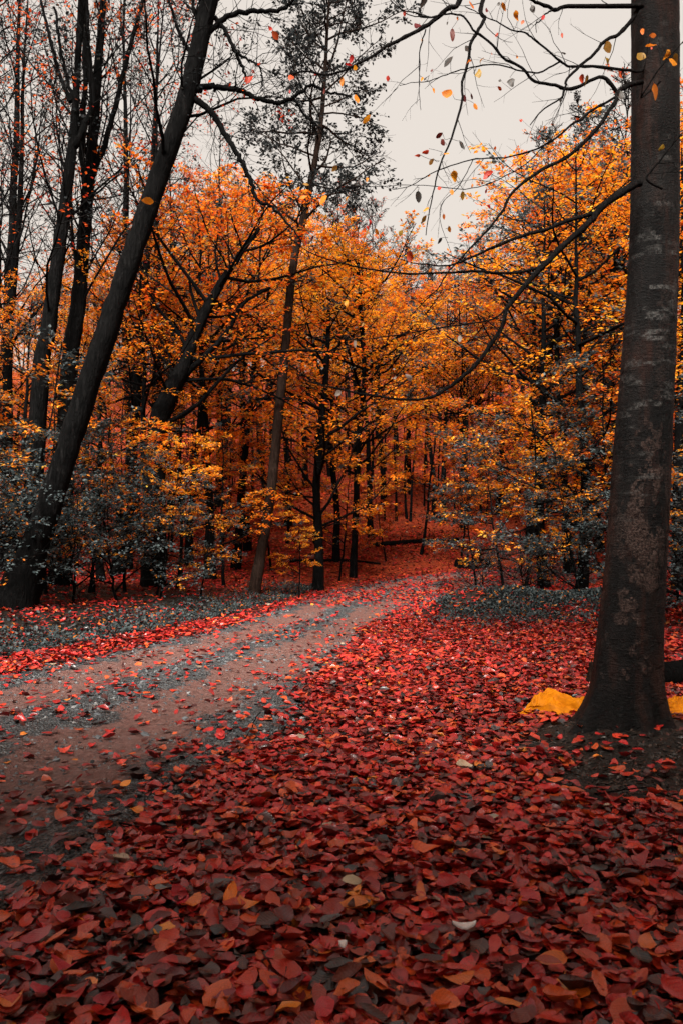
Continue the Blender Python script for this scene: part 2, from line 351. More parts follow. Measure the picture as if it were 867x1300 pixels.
def gravel_density(sd):
    g = 0.42 + 0.9 * np.exp(-((sd + 0.05) / 0.26) ** 2) + 1.0 * np.exp(-((sd - 1.12) / 0.34) ** 2) + 0.55 * np.exp(-((sd + 1.05) / 0.2) ** 2)
    return g * (np.abs(sd) < HALFW + 0.25)
def in_view(x, y, z=0.0, m=60):
    px, py, dy = proj(np.stack([x, y, np.zeros_like(x) + z], -1)); return (dy > 0.3) & (px > -m) & (px < 867 + m) & (py < 1300 + m)
def road_points(n, y0, y1, dens):
    s = rng.uniform(0, len(RP) - 1.01, n * 3); i = s.astype(int); u = (s - i)[:, None]
    p = RP[i] * (1 - u) + RP[i + 1] * u; t = rng.uniform(-1, 1, n * 3) * (HALFW + 0.25); tn = RT[i]
    rw_ = hwid(p[:, 1]) / HALFW; x = p[:, 0] + tn[:, 1] * t * rw_; y = p[:, 1] - tn[:, 0] * t * rw_
    k = (y > y0) & (y < y1) & (rng.random(n * 3) < dens(t)) & in_view(x, y, 0, 250)
    return x[k], y[k], t[k]
parts = []
def add_stones(x, y, t, smin, smax, ico):
    n = len(x); z = H(x, y, t); Rm = scatter_rot(n, 0.35); s = smin * (smax / smin) ** (rng.random(n) ** 1.8)
    pick = rng.integers(0, 10, n); c = STONE_COL[rng.choice(6, n, p=[0.3, 0.28, 0.14, 0.15, 0.05, 0.08])] * rng.uniform(0.7, 1.3, (n, 1))
    for k in range(10):
        q = np.where(pick == k)[0]
        if len(q) == 0: continue
        v, f = stone_template(100 + k, ico)
        V = np.einsum('nij,vj->nvi', Rm[q], v) * s[q, None, None]; V += np.stack([x[q], y[q], z[q] + s[q] * 0.2], 1)[:, None, :]
        Fc = (f[None] + (np.arange(len(q)) * len(v))[:, None, None]).reshape(-1, 3)
        parts.append((V.reshape(-1, 3), Fc, 0, np.repeat(c[q], len(f), 0), False, None))
x, y, t = road_points(42000, 1.5, 7.5, gravel_density); add_stones(x, y, t, 0.004, 0.021, False)
x, y, t = road_points(26000, 7.5, 19, gravel_density); add_stones(x, y, t, 0.006, 0.024, False)
link('gravel', mesh_from('gravel', parts, [M_STONE]), road, kind='stuff')
# bigger stones one can pick out
stone_me = []
for k in range(8):
    v, f = stone_template(300 + k, True); c = np.tile(STONE_COL[[1, 2, 0, 4, 1, 2, 0, 1][k]] * 1.25, (len(f), 1))
    stone_me.append(mesh_from('stone', [(v, f, 0, c, False, None)], [M_STONE]))
x, y, t = road_points(900, 2.2, 9, gravel_density)
for k in range(min(130, len(x))):
    o = link('stone', stone_me[k % 8], road); s = random.uniform(0.014, 0.032)
    o.location = (x[k], y[k], Hs(x[k], y[k]) + s * 0.2); o.scale = (s, s, s); o.rotation_euler = (random.uniform(-.4, .4), random.uniform(-.4, .4), random.uniform(0, 6.28))

# ------------------------------------------------------------------ fallen leaves
def leaf_template(stations, curl_v, curl_u, twist, wave, seed, w=0.31, stem=True, rag=0.08):
    """beech leaf lying along +X, length 1, with midrib; UV: u along, v across (-1..1)"""
    r = np.random.default_rng(seed)
    us = {1: [0.45], 2: [0.3, 0.68], 3: [0.18, 0.5, 0.8], 4: [0.1, 0.32, 0.6, 0.85]}[stations]
    prof = lambda u: math.sin(math.pi * min(1, u ** 0.86)) ** 0.72
    V = [(0, 0, 0)]; UV = [(0, 0)]
    for u in us:
        hw = w * prof(u)
        for v in (-1, 0, 1): V.append((u, v * hw * r.uniform(1 - rag * (2.2 if r.random() < 0.3 else 1), 1.06), 0)); UV.append((u, v))
    V.append((1, 0, 0)); UV.append((1, 0)); V = np.array(V, float); UV = np.array(UV, float)
    u = V[:, 0]; v = V[:, 1] / w
    V[:, 2] = curl_v * v ** 2 + curl_u * (u - 0.5) ** 2 * 2 + twist * v * (u - 0.5) * 2 + wave * np.sin(u * 9 + seed) * np.abs(v) + r.normal(0, 0.012, len(u))
    V[:, 0] -= 0.5
    T3, Q = [(0, 2, 1), (0, 3, 2)], []
    k = len(us)
    for i in range(k - 1):
        a = 1 + 3 * i; Q += [(a, a + 1, a + 4, a + 3), (a + 1, a + 2, a + 5, a + 4)]
    a = 1 + 3 * (k - 1); e = a + 3; T3 += [(a, a + 1, e), (a + 1, a + 2, e)]
    F3 = T3 + [t for q in Q for t in ((q[0], q[1], q[2]), (q[0], q[2], q[3]))]
    if stem and stations == 4:
        b = len(V); V = np.vstack([V, [(-0.5, 0.012, 0.01), (-0.5, -0.012, 0.01), (-0.68, 0.03, 0.03)]]); UV = np.vstack([UV, [(0, 0)] * 3]); F3.append((b, b + 1, b + 2))
    return V, np.array(F3), UV
def leaf_bank(stations, n, seed0):
    r = np.random.default_rng(seed0); out = []
    for i in range(n):
        kk = 2.1 if i % 4 == 3 else 1.0        # every fourth one is dry and curled up
        out.append(leaf_template(stations, kk * r.uniform(-0.12, 0.2), kk * r.uniform(-0.15, 0.3), kk * r.uniform(-0.16, 0.16), r.uniform(0, 0.06), seed0 + i, w=r.uniform(0.20, 0.36), rag=r.uniform(0.06, 0.22)))
    return out
BANK = {k: leaf_bank(k, n, 50 * k) for k, n in ((4, 24), (3, 14), (2, 8), (1, 8))}
LIT = np.array([(0.40, 0.026, 0.018), (0.48, 0.048, 0.018), (0.24, 0.018, 0.014), (0.11, 0.014, 0.012), (0.045, 0.012, 0.011), (0.50, 0.085, 0.018), (0.33, 0.036, 0.022), (0.06, 0.058, 0.060), (0.02, 0.020, 0.022), (0.62, 0.19, 0.02), (0.3, 0.24, 0.17)])
LITP = np.array([0.20, 0.17, 0.18, 0.15, 0.11, 0.075, 0.07, 0.022, 0.03, 0.007, 0.002]); LITP /= LITP.sum()
def litter_density(x, y):
    sd = road_sd(x, y); nz = noise2(x, y, 2.2, 3) * 0.32 + noise2(x, y, 6, 1) * 0.12
    rt = sstep(0.98 + 0.12 * sstep(4.5, 3, y) - 0.25 * sstep(6, 10, y), 1.4 - 0.22 * sstep(6, 10, y), sd + 0.8 * nz)
    strip = 0.95 * np.exp(-((sd + HALFW + 0.12 + 0.15 * nz) / 0.27) ** 2)    # leaves drifted along the far edge
    on = np.where(np.abs(sd) < HALFW, 0.028 + 0.04 * np.exp(-((sd + 0.1) / 0.25) ** 2) + 0.10 * sstep(0.55, 1.2, sd) + 0.75 * sstep(13.5, 16.5, y), 0)
    lf = np.where(sd < -HALFW - 0.3, 0.14 + 0.5 * sstep(13, 16, y), 0)
    d = np.maximum.reduce([rt, strip, on, lf])
    mud = np.exp(-(((x - 1.42 + 0.12 * noise2(x, y, 7, 2)) / 0.60) ** 2 + ((y - 3.78 + 0.1 * noise2(x, y, 6, 1)) / 0.46) ** 2) ** 1.6) + np.exp(-(((x - 1.6) / 0.55) ** 2 + ((y - 4.5) / 0.42) ** 2) ** 2)
    mud2 = 0.7 * np.exp(-(((x - 1.05) / 0.25) ** 2 + ((y - 4.35) / 0.2) ** 2) ** 1.5)
    mnd = 0.45 * np.exp(-(((x - 2.45) / 1.25) ** 2 + ((y - 12.3) / 1.0) ** 2) ** 2) + 0.5 * np.exp(-(((x - 4.6) / 1.3) ** 2 + ((y - 12.0) / 0.9) ** 2) ** 2)
    return d * np.clip(1 - 0.96 * np.clip(1.25 * mud + mud2, 0, 1), 0, 1) * np.clip(1 - mnd, 0, 1)
def litter_zone(n, y0, y1, st, smin, smax, tilt, zmax, xw=0.62, pad=1.3, below=None):
    y = y0 + (y1 - y0) * np.sqrt(rng.uniform((y0 / y1) ** 2, 1, n)) * 1.0 if y0 > 0 else rng.uniform(y0, y1, n)
    y = np.sqrt(rng.uniform(max(y0, 0.01) ** 2, y1 ** 2, n)); hw = y * xw * 0.75 + pad; x = rng.uniform(-1, 1, n) * hw
    k = rng.random(n) < litter_density(x, y); x, y = x[k], y[k]; n = len(x)
    z = H(x, y) + 0.006 + zmax * rng.random(n) ** 1.6
    s = rng.uniform(smin, smax, n); Rm = scatter_rot(n, tilt); ti = rng.integers(0, len(BANK[st]), n)
    c = LIT[rng.choice(len(LIT), n, p=LITP)] * rng.uniform(0.75, 1.25, (n, 1))
    c = c * (1 + 0.25 * noise2(x, y, 1.1, 2))[:, None]
    return dict(x=x, y=y, z=z, s=s, R=Rm, t=ti, c=np.clip(c, 0.004, 0.8), st=st)
def litter_parts(L, keep):
    out = []; q_all = np.where(keep)[0]
    for k, (v, f, uv) in enumerate(BANK[L['st']]):
        q = q_all[L['t'][q_all] == k]
        if len(q) == 0: continue
        V = np.einsum('nij,vj->nvi', L['R'][q], v) * L['s'][q, None, None]; V += np.stack([L['x'][q], L['y'][q], L['z'][q]], 1)[:, None, :]
        Fc = (f[None] + (np.arange(len(q)) * len(v))[:, None, None]).reshape(-1, 3)
        out.append((V.reshape(-1, 3), Fc, 0, np.repeat(L['c'][q], len(f), 0), True, np.tile(uv, (len(q), 1))))
    return out
near = litter_zone(42000, 1.2, 4.4, 4, 0.03, 0.092, 0.29, 0.035)
mid = litter_zone(34000, 4.4, 7.2, 3, 0.045, 0.088, 0.3, 0.03)
mid2 = litter_zone(66000, 7.2, 11.5, 2, 0.05, 0.095, 0.32, 0.03)
far = litter_zone(60000, 11.5, 24, 1, 0.07, 0.12, 0.30, 0.03)
slope = litter_zone(45000, 24, 42, 1, 0.10, 0.17, 0.3, 0.03)
slope['c'] = slope['c'] * np.array([1.0, 1.25, 0.5]); 
px, py, dy = proj(np.stack([near['x'], near['y'], near['z']], -1))
score = np.where((px > 5) & (px < 862) & (py < 1295), near['s'] / dy * (near['z'] - H(near['x'], near['y']) + 0.02), 0)
top = np.argsort(-score)[:300]; keep = np.ones(len(near['x']), bool); keep[top] = False
lp = litter_parts(near, keep) + litter_parts(mid, np.ones(len(mid['x']), bool)) + litter_parts(mid2, np.ones(len(mid2['x']), bool))
for L_ in (far, slope): lp += [(a, b, 1, d, e, g) for a, b, c, d, e, g in litter_parts(L_, np.ones(len(L_['x']), bool))]
link('leaf_litter', mesh_from('leaf_litter', lp, [M_LITTER, M_FAR]), ground, kind='stuff')
# the 300 leaves that show largest: one object each, on shared meshes
from mathutils import Matrix
leaf_meshes = {}
def leaf_mesh(tpl, ci):
    if (tpl, ci) not in leaf_meshes:
        v, f, uv = BANK[4][tpl]; leaf_meshes[tpl, ci] = mesh_from('leaf', [(v, f, 0, np.tile(LIT[ci], (len(f), 1)), True, uv)], [M_LITTER])
    return leaf_meshes[tpl, ci]
def place_leaf(name, me, x, y, z, s, Rm, parent):
    o = link(name, me, parent); Mx = Matrix([[*(Rm[i] * s), 0] for i in range(3)] + [[0, 0, 0, 1]]); Mx.translation = (x, y, z); o.matrix_local = Mx; return o
for q in top:
    ci = int(np.argmin(np.abs(LIT - near['c'][q]).sum(1)))
    place_leaf('leaf', leaf_mesh(int(near['t'][q]), ci), near['x'][q], near['y'][q], near['z'][q] + 0.006, near['s'][q], near['R'][q], ground)
nc = 5200; cx_ = rng.normal(1.45, 0.5, nc); cy_ = rng.normal(3.9, 0.42, nc); parts = []      # crumbs of bark and soil on the bare patch
def crumbs(x, y, smin, smax):
    n = len(x); z = H(x, y); Rm = scatter_rot(n, 0.5); s_ = smin * (smax / smin) ** (rng.random(n) ** 2.5); out = []
    c = np.array([(0.010, 0.008, 0.006), (0.02, 0.014, 0.010), (0.035, 0.02, 0.012), (0.06, 0.018, 0.012), (0.16, 0.15, 0.14)])[rng.choice(5, n, p=[.35, .3, .2, .13, .02])]
    for k in range(6):
        q = np.where(np.arange(n) % 6 == k)[0]; v, f = stone_template(500 + k, False)
        V = np.einsum('nij,vj->nvi', Rm[q], v * np.array([1.5, 0.8, 0.6])) * s_[q, None, None] + np.stack([x[q], y[q], z[q] + s_[q] * 0.25], 1)[:, None, :]
        out.append((V.reshape(-1, 3), (f[None] + (np.arange(len(q)) * len(v))[:, None, None]).reshape(-1, 3), 0, np.repeat(c[q], len(f), 0), False, None))
    return out
link('soil_crumbs', mesh_from('soil_crumbs', crumbs(cx_, cy_, 0.0035, 0.016), [M_STONE]), ground, kind='stuff')
nst = 420; sx = rng.uniform(-1.8, 2.2, nst); sy = np.sqrt(rng.uniform(1.4 ** 2, 6.5 ** 2, nst)); kq = rng.random(nst) < litter_density(sx, sy) + 0.05; sx, sy = sx[kq], sy[kq]; nst = len(sx)
sa = rng.uniform(0, 6.28, nst); sl = rng.uniform(0.02, 0.09, nst); tq = np.linspace(-1, 1, 4)
SP = np.stack([sx[:, None] + np.cos(sa)[:, None] * sl[:, None] * tq + rng.normal(0, 0.003, (nst, 4)), sy[:, None] + np.sin(sa)[:, None] * sl[:, None] * tq + rng.normal(0, 0.003, (nst, 4)), H(sx, sy)[:, None] + 0.035 + rng.normal(0, 0.008, (nst, 4))], -1)
sv, sf = tubes(SP, np.tile(rng.uniform(0.0008, 0.0018, (nst, 1)), (1, 4)), 4)
link('twig_litter', mesh_from('twig_litter', [(sv, sf, 0, None, True, None)], [M_TWIG]), ground, kind='stuff')
# leaves that stand out: things of their own
def odd_leaf(px, py, size, col, label, tilt=(0, 0), yaw=0.5, tpl=2):
    d = 1.1 * F / (py - HOR); p = W(px, py, d); v, f, uv = BANK[4][tpl]
    me = mesh_from('fallen_leaf', [(v, f, 0, np.tile(np.array(col), (len(f), 1)), True, uv)], [M_LITTER])
    o = link('fallen_leaf', me, None, label=label, category='leaf'); o.location = (p[0], p[1], Hs(p[0], p[1]) + 0.055)
    o.scale = (size,) * 3; o.rotation_euler = (tilt[0], tilt[1], yaw); return o
odd_leaf(293, 1141, 0.075, (0.85, 0.27, 0.02), 'bright orange upright leaf standing out from the dark red leaves', (0.2, -0.75), 1.3, 0)
odd_leaf(318, 1154, 0.08, (0.55, 0.11, 0.02), 'rust orange leaf lying flat against the bright orange upright leaf', (0.1, 0.1), 0.2, 3)
odd_leaf(371, 1136, 0.03, (0.9, 0.42, 0.02), 'tiny yellow leaf scrap on dark red leaves', (0.3, -0.3), 1.2, 5)
odd_leaf(757, 1166, 0.035, (0.8, 0.33, 0.02), 'small crumpled yellow leaf among dark leaves below the muddy patch', (0.3, 0.2), 2.2, 6)
odd_leaf(447, 1120, 0.075, (0.36, 0.30, 0.20), 'pale greyish cream leaf curled on the dark red carpet', (0.5, 0.2), 0.5, 4)
odd_leaf(588, 981, 0.085, (0.52, 0.40, 0.27), 'pale cream dead leaf lying on bright red leaves', (0.3, 0.1), 0.2, 7)
odd_leaf(540, 1080, 0.11, (0.66, 0.15, 0.02), 'wide orange leaf pair-shaped and flat on the red carpet', (0.1, 0.1), 0.2, 8)
odd_leaf(566, 1272, 0.07, (0.70, 0.17, 0.02), 'narrow orange leaf folded lengthwise on blackish leaves', (0.6, 0.1), -0.3, 9)
odd_leaf(207, 1136, 0.05, (0.12, 0.13, 0.125), 'grey green oval leaf among the red leaves by the gravel', (0.1, 0.1), 0.1, 1)
odd_leaf(160, 1000, 0.06, (0.62, 0.16, 0.02), 'orange leaf lying alone on grey gravel at the road edge', (0.2, -0.2), 1.0, 10)

# ------------------------------------------------------------------ tree growing
PAL = {
 'orange': [((0.82, 0.215, 0.012), 0.38), ((0.86, 0.30, 0.018), 0.22), ((0.66, 0.125, 0.012), 0.2), ((0.45, 0.085, 0.012), 0.1), ((0.5, 0.28, 0.03), 0.07), ((0.15, 0.14, 0.12), 0.05)],
 'amber':  [((0.82, 0.29, 0.02), 0.34), ((0.76, 0.20, 0.012), 0.28), ((0.5, 0.3, 0.045), 0.13), ((0.62, 0.13, 0.012), 0.1), ((0.17, 0.16, 0.14), 0.15)],
 'rust':   [((0.52, 0.085, 0.012), 0.34), ((0.66, 0.14, 0.015), 0.26), ((0.34, 0.04, 0.012), 0.22), ((0.16, 0.05, 0.02), 0.18)],
 'slate':  [((0.05, 0.068, 0.071), 0.45), ((0.078, 0.098, 0.1), 0.27), ((0.03, 0.042, 0.046), 0.2), ((0.13, 0.145, 0.142), 0.03), ((0.5, 0.17, 0.02), 0.05)],
 'dusk':   [((0.016, 0.02, 0.022), 0.6), ((0.03, 0.034, 0.036), 0.3), ((0.06, 0.058, 0.052), 0.1)],
}
def pal_pick(name, n, r):
    cols = np.array([c for c, _ in PAL[name]]); p = np.array([w for _, w in PAL[name]]); p /= p.sum()
    return cols[r.choice(len(cols), n, p=p)]
def offshoots(r, P, Rr, per, t0, t1, ang, length, K, rscale, flat=0.35, rise=0.0, wob=0.12, taper_len=0.6, tip=0.25, azim=False):
    M = P.shape[0]; n = M * per; idx = np.repeat(np.arange(M), per)
    base = (np.tile(np.arange(per), M) + r.random(n)) / per; t = t0 + (t1 - t0) * base
    pos, tan = samp(P, idx, t)
    side = norm(np.cross(tan, np.array([0, 0, 1.0])) + r.normal(0, 1e-3, (n, 3))); up2 = np.cross(side, tan)
    if azim: ph = np.tile(np.arange(per), M) * 2.4 + r.normal(0, 0.5, n)
    else: ph = np.where(np.tile(np.arange(per), M) % 2 == 0, 0, np.pi) + r.normal(0, flat, n)
    sd = side * np.cos(ph)[:, None] + up2 * np.sin(ph)[:, None]
    a = R(ang) * r.uniform(0.75, 1.25, n)
    d = norm(tan * np.cos(a)[:, None] + sd * np.sin(a)[:, None])
    plen = np.linalg.norm(np.diff(P, axis=1), axis=2).sum(1)[idx]
    L = (length if not callable(length) else length(t)) * (1 - taper_len * base) * r.uniform(0.7, 1.25, n)
    if not callable(length): L = L * plen
    pts = [pos]; step = (L / (K - 1))[:, None]
    for k in range(K - 1):
        d = norm(d + np.array([0, 0, rise]) / (K - 1) + r.normal(0, wob, (n, 3))); pts.append(pts[-1] + d * step)
    CP = np.stack(pts, 1)
    Kp = Rr.shape[1]; f = np.clip(t, 0, .9999) * (Kp - 1); i = f.astype(int); u = f - i; pr = Rr[idx, i] * (1 - u) + Rr[idx, i + 1] * u
    r0 = np.minimum(pr * 0.8, rscale * L + 0.0015)
    return CP, r0[:, None] * np.linspace(1, tip, K)[None], idx
def leaves_on(r, P, per, size, tilt, hang=0.0, t0=0.1, spread=0.5):
    M = P.shape[0]; n = M * per; idx = np.repeat(np.arange(M), per); t = t0 + (1 - t0) * r.random(n)
    pos, tan = samp(P, idx, t); side = norm(np.cross(tan, np.array([0, 0, 1.0])) + 1e-4)
    sg = np.where(r.random(n) < 0.5, -1, 1)[:, None]
    d = norm(tan * r.uniform(0.2, 1.0, (n, 1)) + side * sg * r.uniform(0.3, 1.0, (n, 1)) + np.array([0, 0, -hang]) + r.normal(0, 0.25, (n, 3)))
    up = norm(np.array([0, 0, 1.0]) + r.normal(0, tilt, (n, 3))); w = norm(np.cross(up, d)); nn = np.cross(d, w)
    s = (size * r.uniform(0.65, 1.25, n))[:, None]
    pos = pos + d * s * r.uniform(0.05, spread, (n, 1)) + r.normal(0, 0.012, (n, 3))
    fold = r.uniform(-0.06, 0.16, (n, 1)) * s
    V = np.stack([pos, pos + d * s * 0.48 + w * s * 0.31 + nn * fold, pos + d * s, pos + d * s * 0.48 - w * s * 0.31 + nn * fold], 1)
    return V.reshape(-1, 3), np.arange(n * 4).reshape(n, 4), idx
def grow(seed, trunk_pts, trunk_r, p, trunk_mat, leaf_mat):
    """returns (trunk mesh, crown mesh) with trunk points in local space (base at origin)"""
    r = np.random.default_rng(seed); K = p.get('K', 16)
    tp = smooth_path(trunk_pts, K); tr = np.interp(np.linspace(0, 1, K), np.linspace(0, 1, len(trunk_r)), trunk_r)
    tp[1:-1, :2] += r.normal(0, 0.012, (K - 2, 2)) * p.get('crook', 1.0) * min(1, 16 / K)
    flare = 1 + 0.35 * np.exp(-np.arange(K) / K * 22); tr = tr * flare
    Hh = tp[-1, 2] - tp[0, 2]
    P0, R0 = tp[None], tr[None]
    tv, tf = tubes(P0, R0, p.get('sides', 10))
    if p.get('lump'):
        S_ = p.get('sides', 10); ctr = np.repeat(tp, S_, 0); rad = tv - ctr; th = np.tile(np.arange(S_) / S_ * 2 * np.pi, K); zz = ctr[:, 2]
        tv = ctr + rad * (1 + p['lump'] * (noise2(th * 2, zz * 1.5, 1.5, 0) + 0.7 * noise2(np.cos(th) * 3, zz * 5, 1.5, 1) + 0.5 * noise2(np.sin(th) * 6, zz * 9, 1.5, 2)))[:, None]
    tparts = [(tv, tf, 0, None, True, None)]
    LP, LR, li = offshoots(r, P0, R0, p['limbs'], p['t0'], 0.99, p['lang'], p['llen'], 7, p.get('lrs', 0.013), rise=p['lrise'], wob=p.get('lwob', 0.13), taper_len=p.get('ltap', 0.6), azim=True)
    v, f = tubes(LP, LR, 5); tparts.append((v, f, 0, None, True, None))
    cparts = []
    S1, R1, i1 = offshoots(r, LP, LR, p['subs'], 0.18, 0.98, p.get('sang', 48), p.get('slen', 0.5), 5, 0.010, flat=p.get('flat', 0.35), rise=p.get('srise', 0.05), wob=0.16)
    v, f = tubes(S1, np.maximum(R1, p.get('minr', 0.002)), 4); cparts.append((v, f, 0, None, True, None))
    S2, R2, i2 = offshoots(r, S1, R1, p['twigs'], 0.15, 0.99, 45, p.get('tlen', 0.5), 3, 0.008, flat=p.get('flat', 0.35), rise=p.get('trise', 0.0), wob=0.2)
    v, f = tubes(S2, np.maximum(R2, p.get('minr', 0.002) * 0.8), 3); cparts.append((v, f, 0, None, False, None))
    pals = p['pal']                    # list of (palette, weight): chosen per sub-branch, so sprays share a tint
    nm = [a for a, _ in pals]; pw = np.array([b for _, b in pals], float); pw /= pw.sum()
    zfr = (S1[:, 2, 2] - tp[0, 2]) / Hh
    cls = r.choice(len(nm), len(S1), p=pw)
    alive = r.random(len(S1)) < p.get('alive', 1.0)
    for c in range(len(nm)):
        q1 = np.where((cls == c) & alive)[0]; q2 = np.where((cls[i2] == c) & alive[i2])[0]
        for Pq, per in ((S1[q1], max(1, p['leaves'] // 2)), (S2[q2], p['leaves'])):
            if len(Pq) == 0: continue
            v, f, ix = leaves_on(r, Pq, per, p['size'], p['tilt'], p.get('hang', 0.1))
            col = pal_pick(nm[c], len(f), r) * r.uniform(0.75, 1.2, (len(f), 1)); cparts.append((v, f, 1, col, False, None))
    return mesh_from('trunk', tparts, [trunk_mat]), mesh_from('crown', cparts, [M_TWIG, leaf_mat])
def straight(r, h, lean=0.0, bow=0.25):
    a = r.uniform(0, 6.28); z = np.linspace(0, h, 6); w = np.cumsum(r.normal(0, bow * h / 40, (6, 2)), 0); w[0] = 0
    return np.column_stack([w[:, 0] + math.cos(a) * lean * z, w[:, 1] + math.sin(a) * lean * z, z])

BEECH_P = dict(limbs=30, t0=0.16, lang=66, ltap=0.1, llen=lambda t: 0.8 + 2.0 * np.sin(np.pi * np.clip(t, 0, 1) ** 1.25) ** 0.7, lrise=0.3, subs=7, twigs=5, leaves=7, size=0.085, tilt=0.2, pal=[('orange', 0.6), ('amber', 0.34), ('slate', 0.06)], flat=0.14, alive=0.86)
KINDS = {
 'beech': [], 'high': [], 'shade_canopy': [], 'pole': [], 'thick': [], 'amber': [], 'rust': [], 'tall': [], 'sapling': [], 'greysap': [], 'shrub': [], 'bare': []}
def add_kind(k, seed, h, r0, p, tm, lm, lean=0.03, bow=0.25):
    r = np.random.default_rng(seed); KINDS[k].append((h, grow(seed, straight(r, h, lean, bow), [r0, r0 * 0.85, r0 * 0.6, r0 * 0.3, 0.012], p, tm, lm)))
for s in range(4): add_kind('beech', 10 + s, 9.5 + s * 0.6, 0.12, BEECH_P, M_BARK, M_LEAF)
for s in range(4): add_kind('high', 110 + s, 10 + s * 0.5, 0.115, dict(BEECH_P, t0=0.38, limbs=18, leaves=8, alive=0.8), M_BARK, M_LEAF)
add_kind('shade_canopy', 120, 10, 0.17, dict(BEECH_P, t0=0.47, limbs=34, lang=80, llen=lambda t: 5.2 - 2.2 * t, ltap=0.0, lrise=0.12, subs=9, twigs=6, leaves=20, size=0.12, alive=1.0), M_BARK, M_LEAF)  # broad overhead crown shaped to shade the foreground from out of view
add_kind('thick', 125, 9, 0.14, dict(BEECH_P, t0=0.12, limbs=40, leaves=13, size=0.12, alive=1.0), M_BARK, M_LEAF)  # dense low crown, added out of view to block sky light
add_kind('pole', 130, 10, 0.06, dict(BEECH_P, t0=0.5, limbs=16, leaves=8), M_BARK, M_LEAF, 0.05, 0.4)
add_kind('pole', 131, 11, 0.07, dict(BEECH_P, t0=0.55, limbs=14, leaves=8), M_BARK, M_LEAF, 0.03, 0.5)
add_kind('pole', 132, 9.5, 0.05, dict(BEECH_P, t0=0.45, limbs=14, leaves=8), M_BARK, M_LEAF, 0.08, 0.4)
for s in range(2): add_kind('amber', 20 + s, 8.5, 0.11, dict(BEECH_P, t0=0.12, pal=[('amber', 0.55), ('orange', 0.25), ('slate', 0.2)], alive=0.8), M_BARK, M_LEAF)
for s in range(2): add_kind('rust', 30 + s, 10, 0.11, dict(BEECH_P, pal=[('rust', 0.75), ('orange', 0.25)], alive=0.7, lang=50, lrise=0.6), M_BARK, M_LEAF)
for s in range(3): add_kind('tall', 40 + s, 15, 0.15, dict(BEECH_P, limbs=26, t0=0.25, lang=34, llen=lambda t: 4.4 - 2.6 * t, lrise=0.55, subs=7, twigs=5, leaves=3, size=0.075, pal=[('rust', 0.5), ('dusk', 0.5)], alive=0.6, flat=0.8, minr=0.0024, lrs=0.0075), M_BARK, M_LEAF)
for s in range(2): add_kind('bare', 50 + s, 11, 0.10, dict(BEECH_P, limbs=30, t0=0.2, lang=32, llen=lambda t: 3.2 - 1.9 * t, lrise=0.5, subs=9, twigs=7, leaves=2, size=0.07, pal=[('rust', 0.5), ('dusk', 0.5)], alive=0.35, flat=1.0, minr=0.010), M_BARK, M_LEAF)
SAP = dict(BEECH_P, limbs=15, t0=0.22, lang=78, llen=lambda t: 1.7 - 0.8 * t, lrise=0.0, subs=8, twigs=4, leaves=8, size=0.075, flat=0.1, tilt=0.22, hang=0.1)
for s in range(3): add_kind('sapling', 60 + s, 4.2, 0.035, dict(SAP, pal=[('amber', 0.45), ('orange', 0.4), ('slate', 0.15)]), M_BARK, M_LEAF, 0.08)
for s in range(3): add_kind('greysap', 70 + s, 3.8, 0.032, dict(SAP, pal=[('slate', 0.72), ('amber', 0.28)]), M_BARK, M_SLATE, 0.1)
for s in range(3): add_kind('shrub', 80 + s, 1.9, 0.022, dict(SAP, limbs=20, t0=0.08, lang=60, llen=lambda t: 1.35 - 0.6 * t, lrise=0.3, subs=6, twigs=4, leaves=6, size=0.055, flat=0.5, tilt=0.6, pal=[('slate', 0.96), ('amber', 0.04)]), M_BARK, M_SLATE, 0.15)

FREE = {k: 0 for k in KINDS}
def plant(kind, x, y, height, label, name, category='tree', group=None, lean=(0, 0), var=None):
    lst = KINDS[kind]; v = (FREE[kind] if var is None else var) % len(lst); FREE[kind] += 1
    h, (tm, cm) = lst[v]; s = height / h
    o = thing(name, label, category, (x, y, Hs(x, y) - 0.03), group)
    o.scale = (s, s, s); o.rotation_euler = (lean[0], lean[1], random.uniform(0, 6.28))
    link('trunk' if category != 'shrub' else 'stem', tm, o); link('crown' if category != 'shrub' else 'foliage', cm, o); return o
def ground_at(px, d):
    x = (px - 433.5) / F * d; return x, d

# ------------------------------------------------------------------ the big beech
BD = 4.6
tc_px = [(793, 930), (796, 880), (799, 820), (808, 700), (815.5, 560), (824, 430), (830, 300), (831, 150), (831, 0), (830, -160), (826, -400), (824, -800), (822, -1300)]
tc_w = [92, 84, 78, 72, 69, 64, 60.5, 59.5, 59, 56, 50, 40, 26]
BZ = Hs(1.63, BD) - 0.05
bp = np.array([W(a, b, BD) for a, b in tc_px]); bp[0, 2] = BZ
# depth stays near 4.6 m for the part in view; upper trunk leans back a little
beech = thing('beech_tree', 'huge dark trunk of beech with flaking bark standing beside the yellow tarp', 'tree', tuple(bp[0]))
def vnoise(u, v, nu, seed):
    """lattice noise, periodic in u with nu cells"""
    r = np.random.default_rng(seed); g = r.random((nu, 512)); i = np.floor(u).astype(int); j = np.floor(v).astype(int); a = u - i; b = v - j
    a = a * a * (3 - 2 * a); b = b * b * (3 - 2 * b); i0, i1 = i % nu, (i + 1) % nu; j0, j1 = j % 512, (j + 1) % 512
    return (g[i0, j0] * (1 - a) + g[i1, j0] * a) * (1 - b) + (g[i0, j1] * (1 - a) + g[i1, j1] * a) * b
def fbm(u01, v, nu, seed, octs=4):
    s_ = 0; w_ = 0; am = 1.0
    for o in range(octs):
        s_ = s_ + am * vnoise(u01 * nu, v * nu, nu, seed + o); w_ += am; am *= 0.55; nu *= 2; 
    return s_ / w_
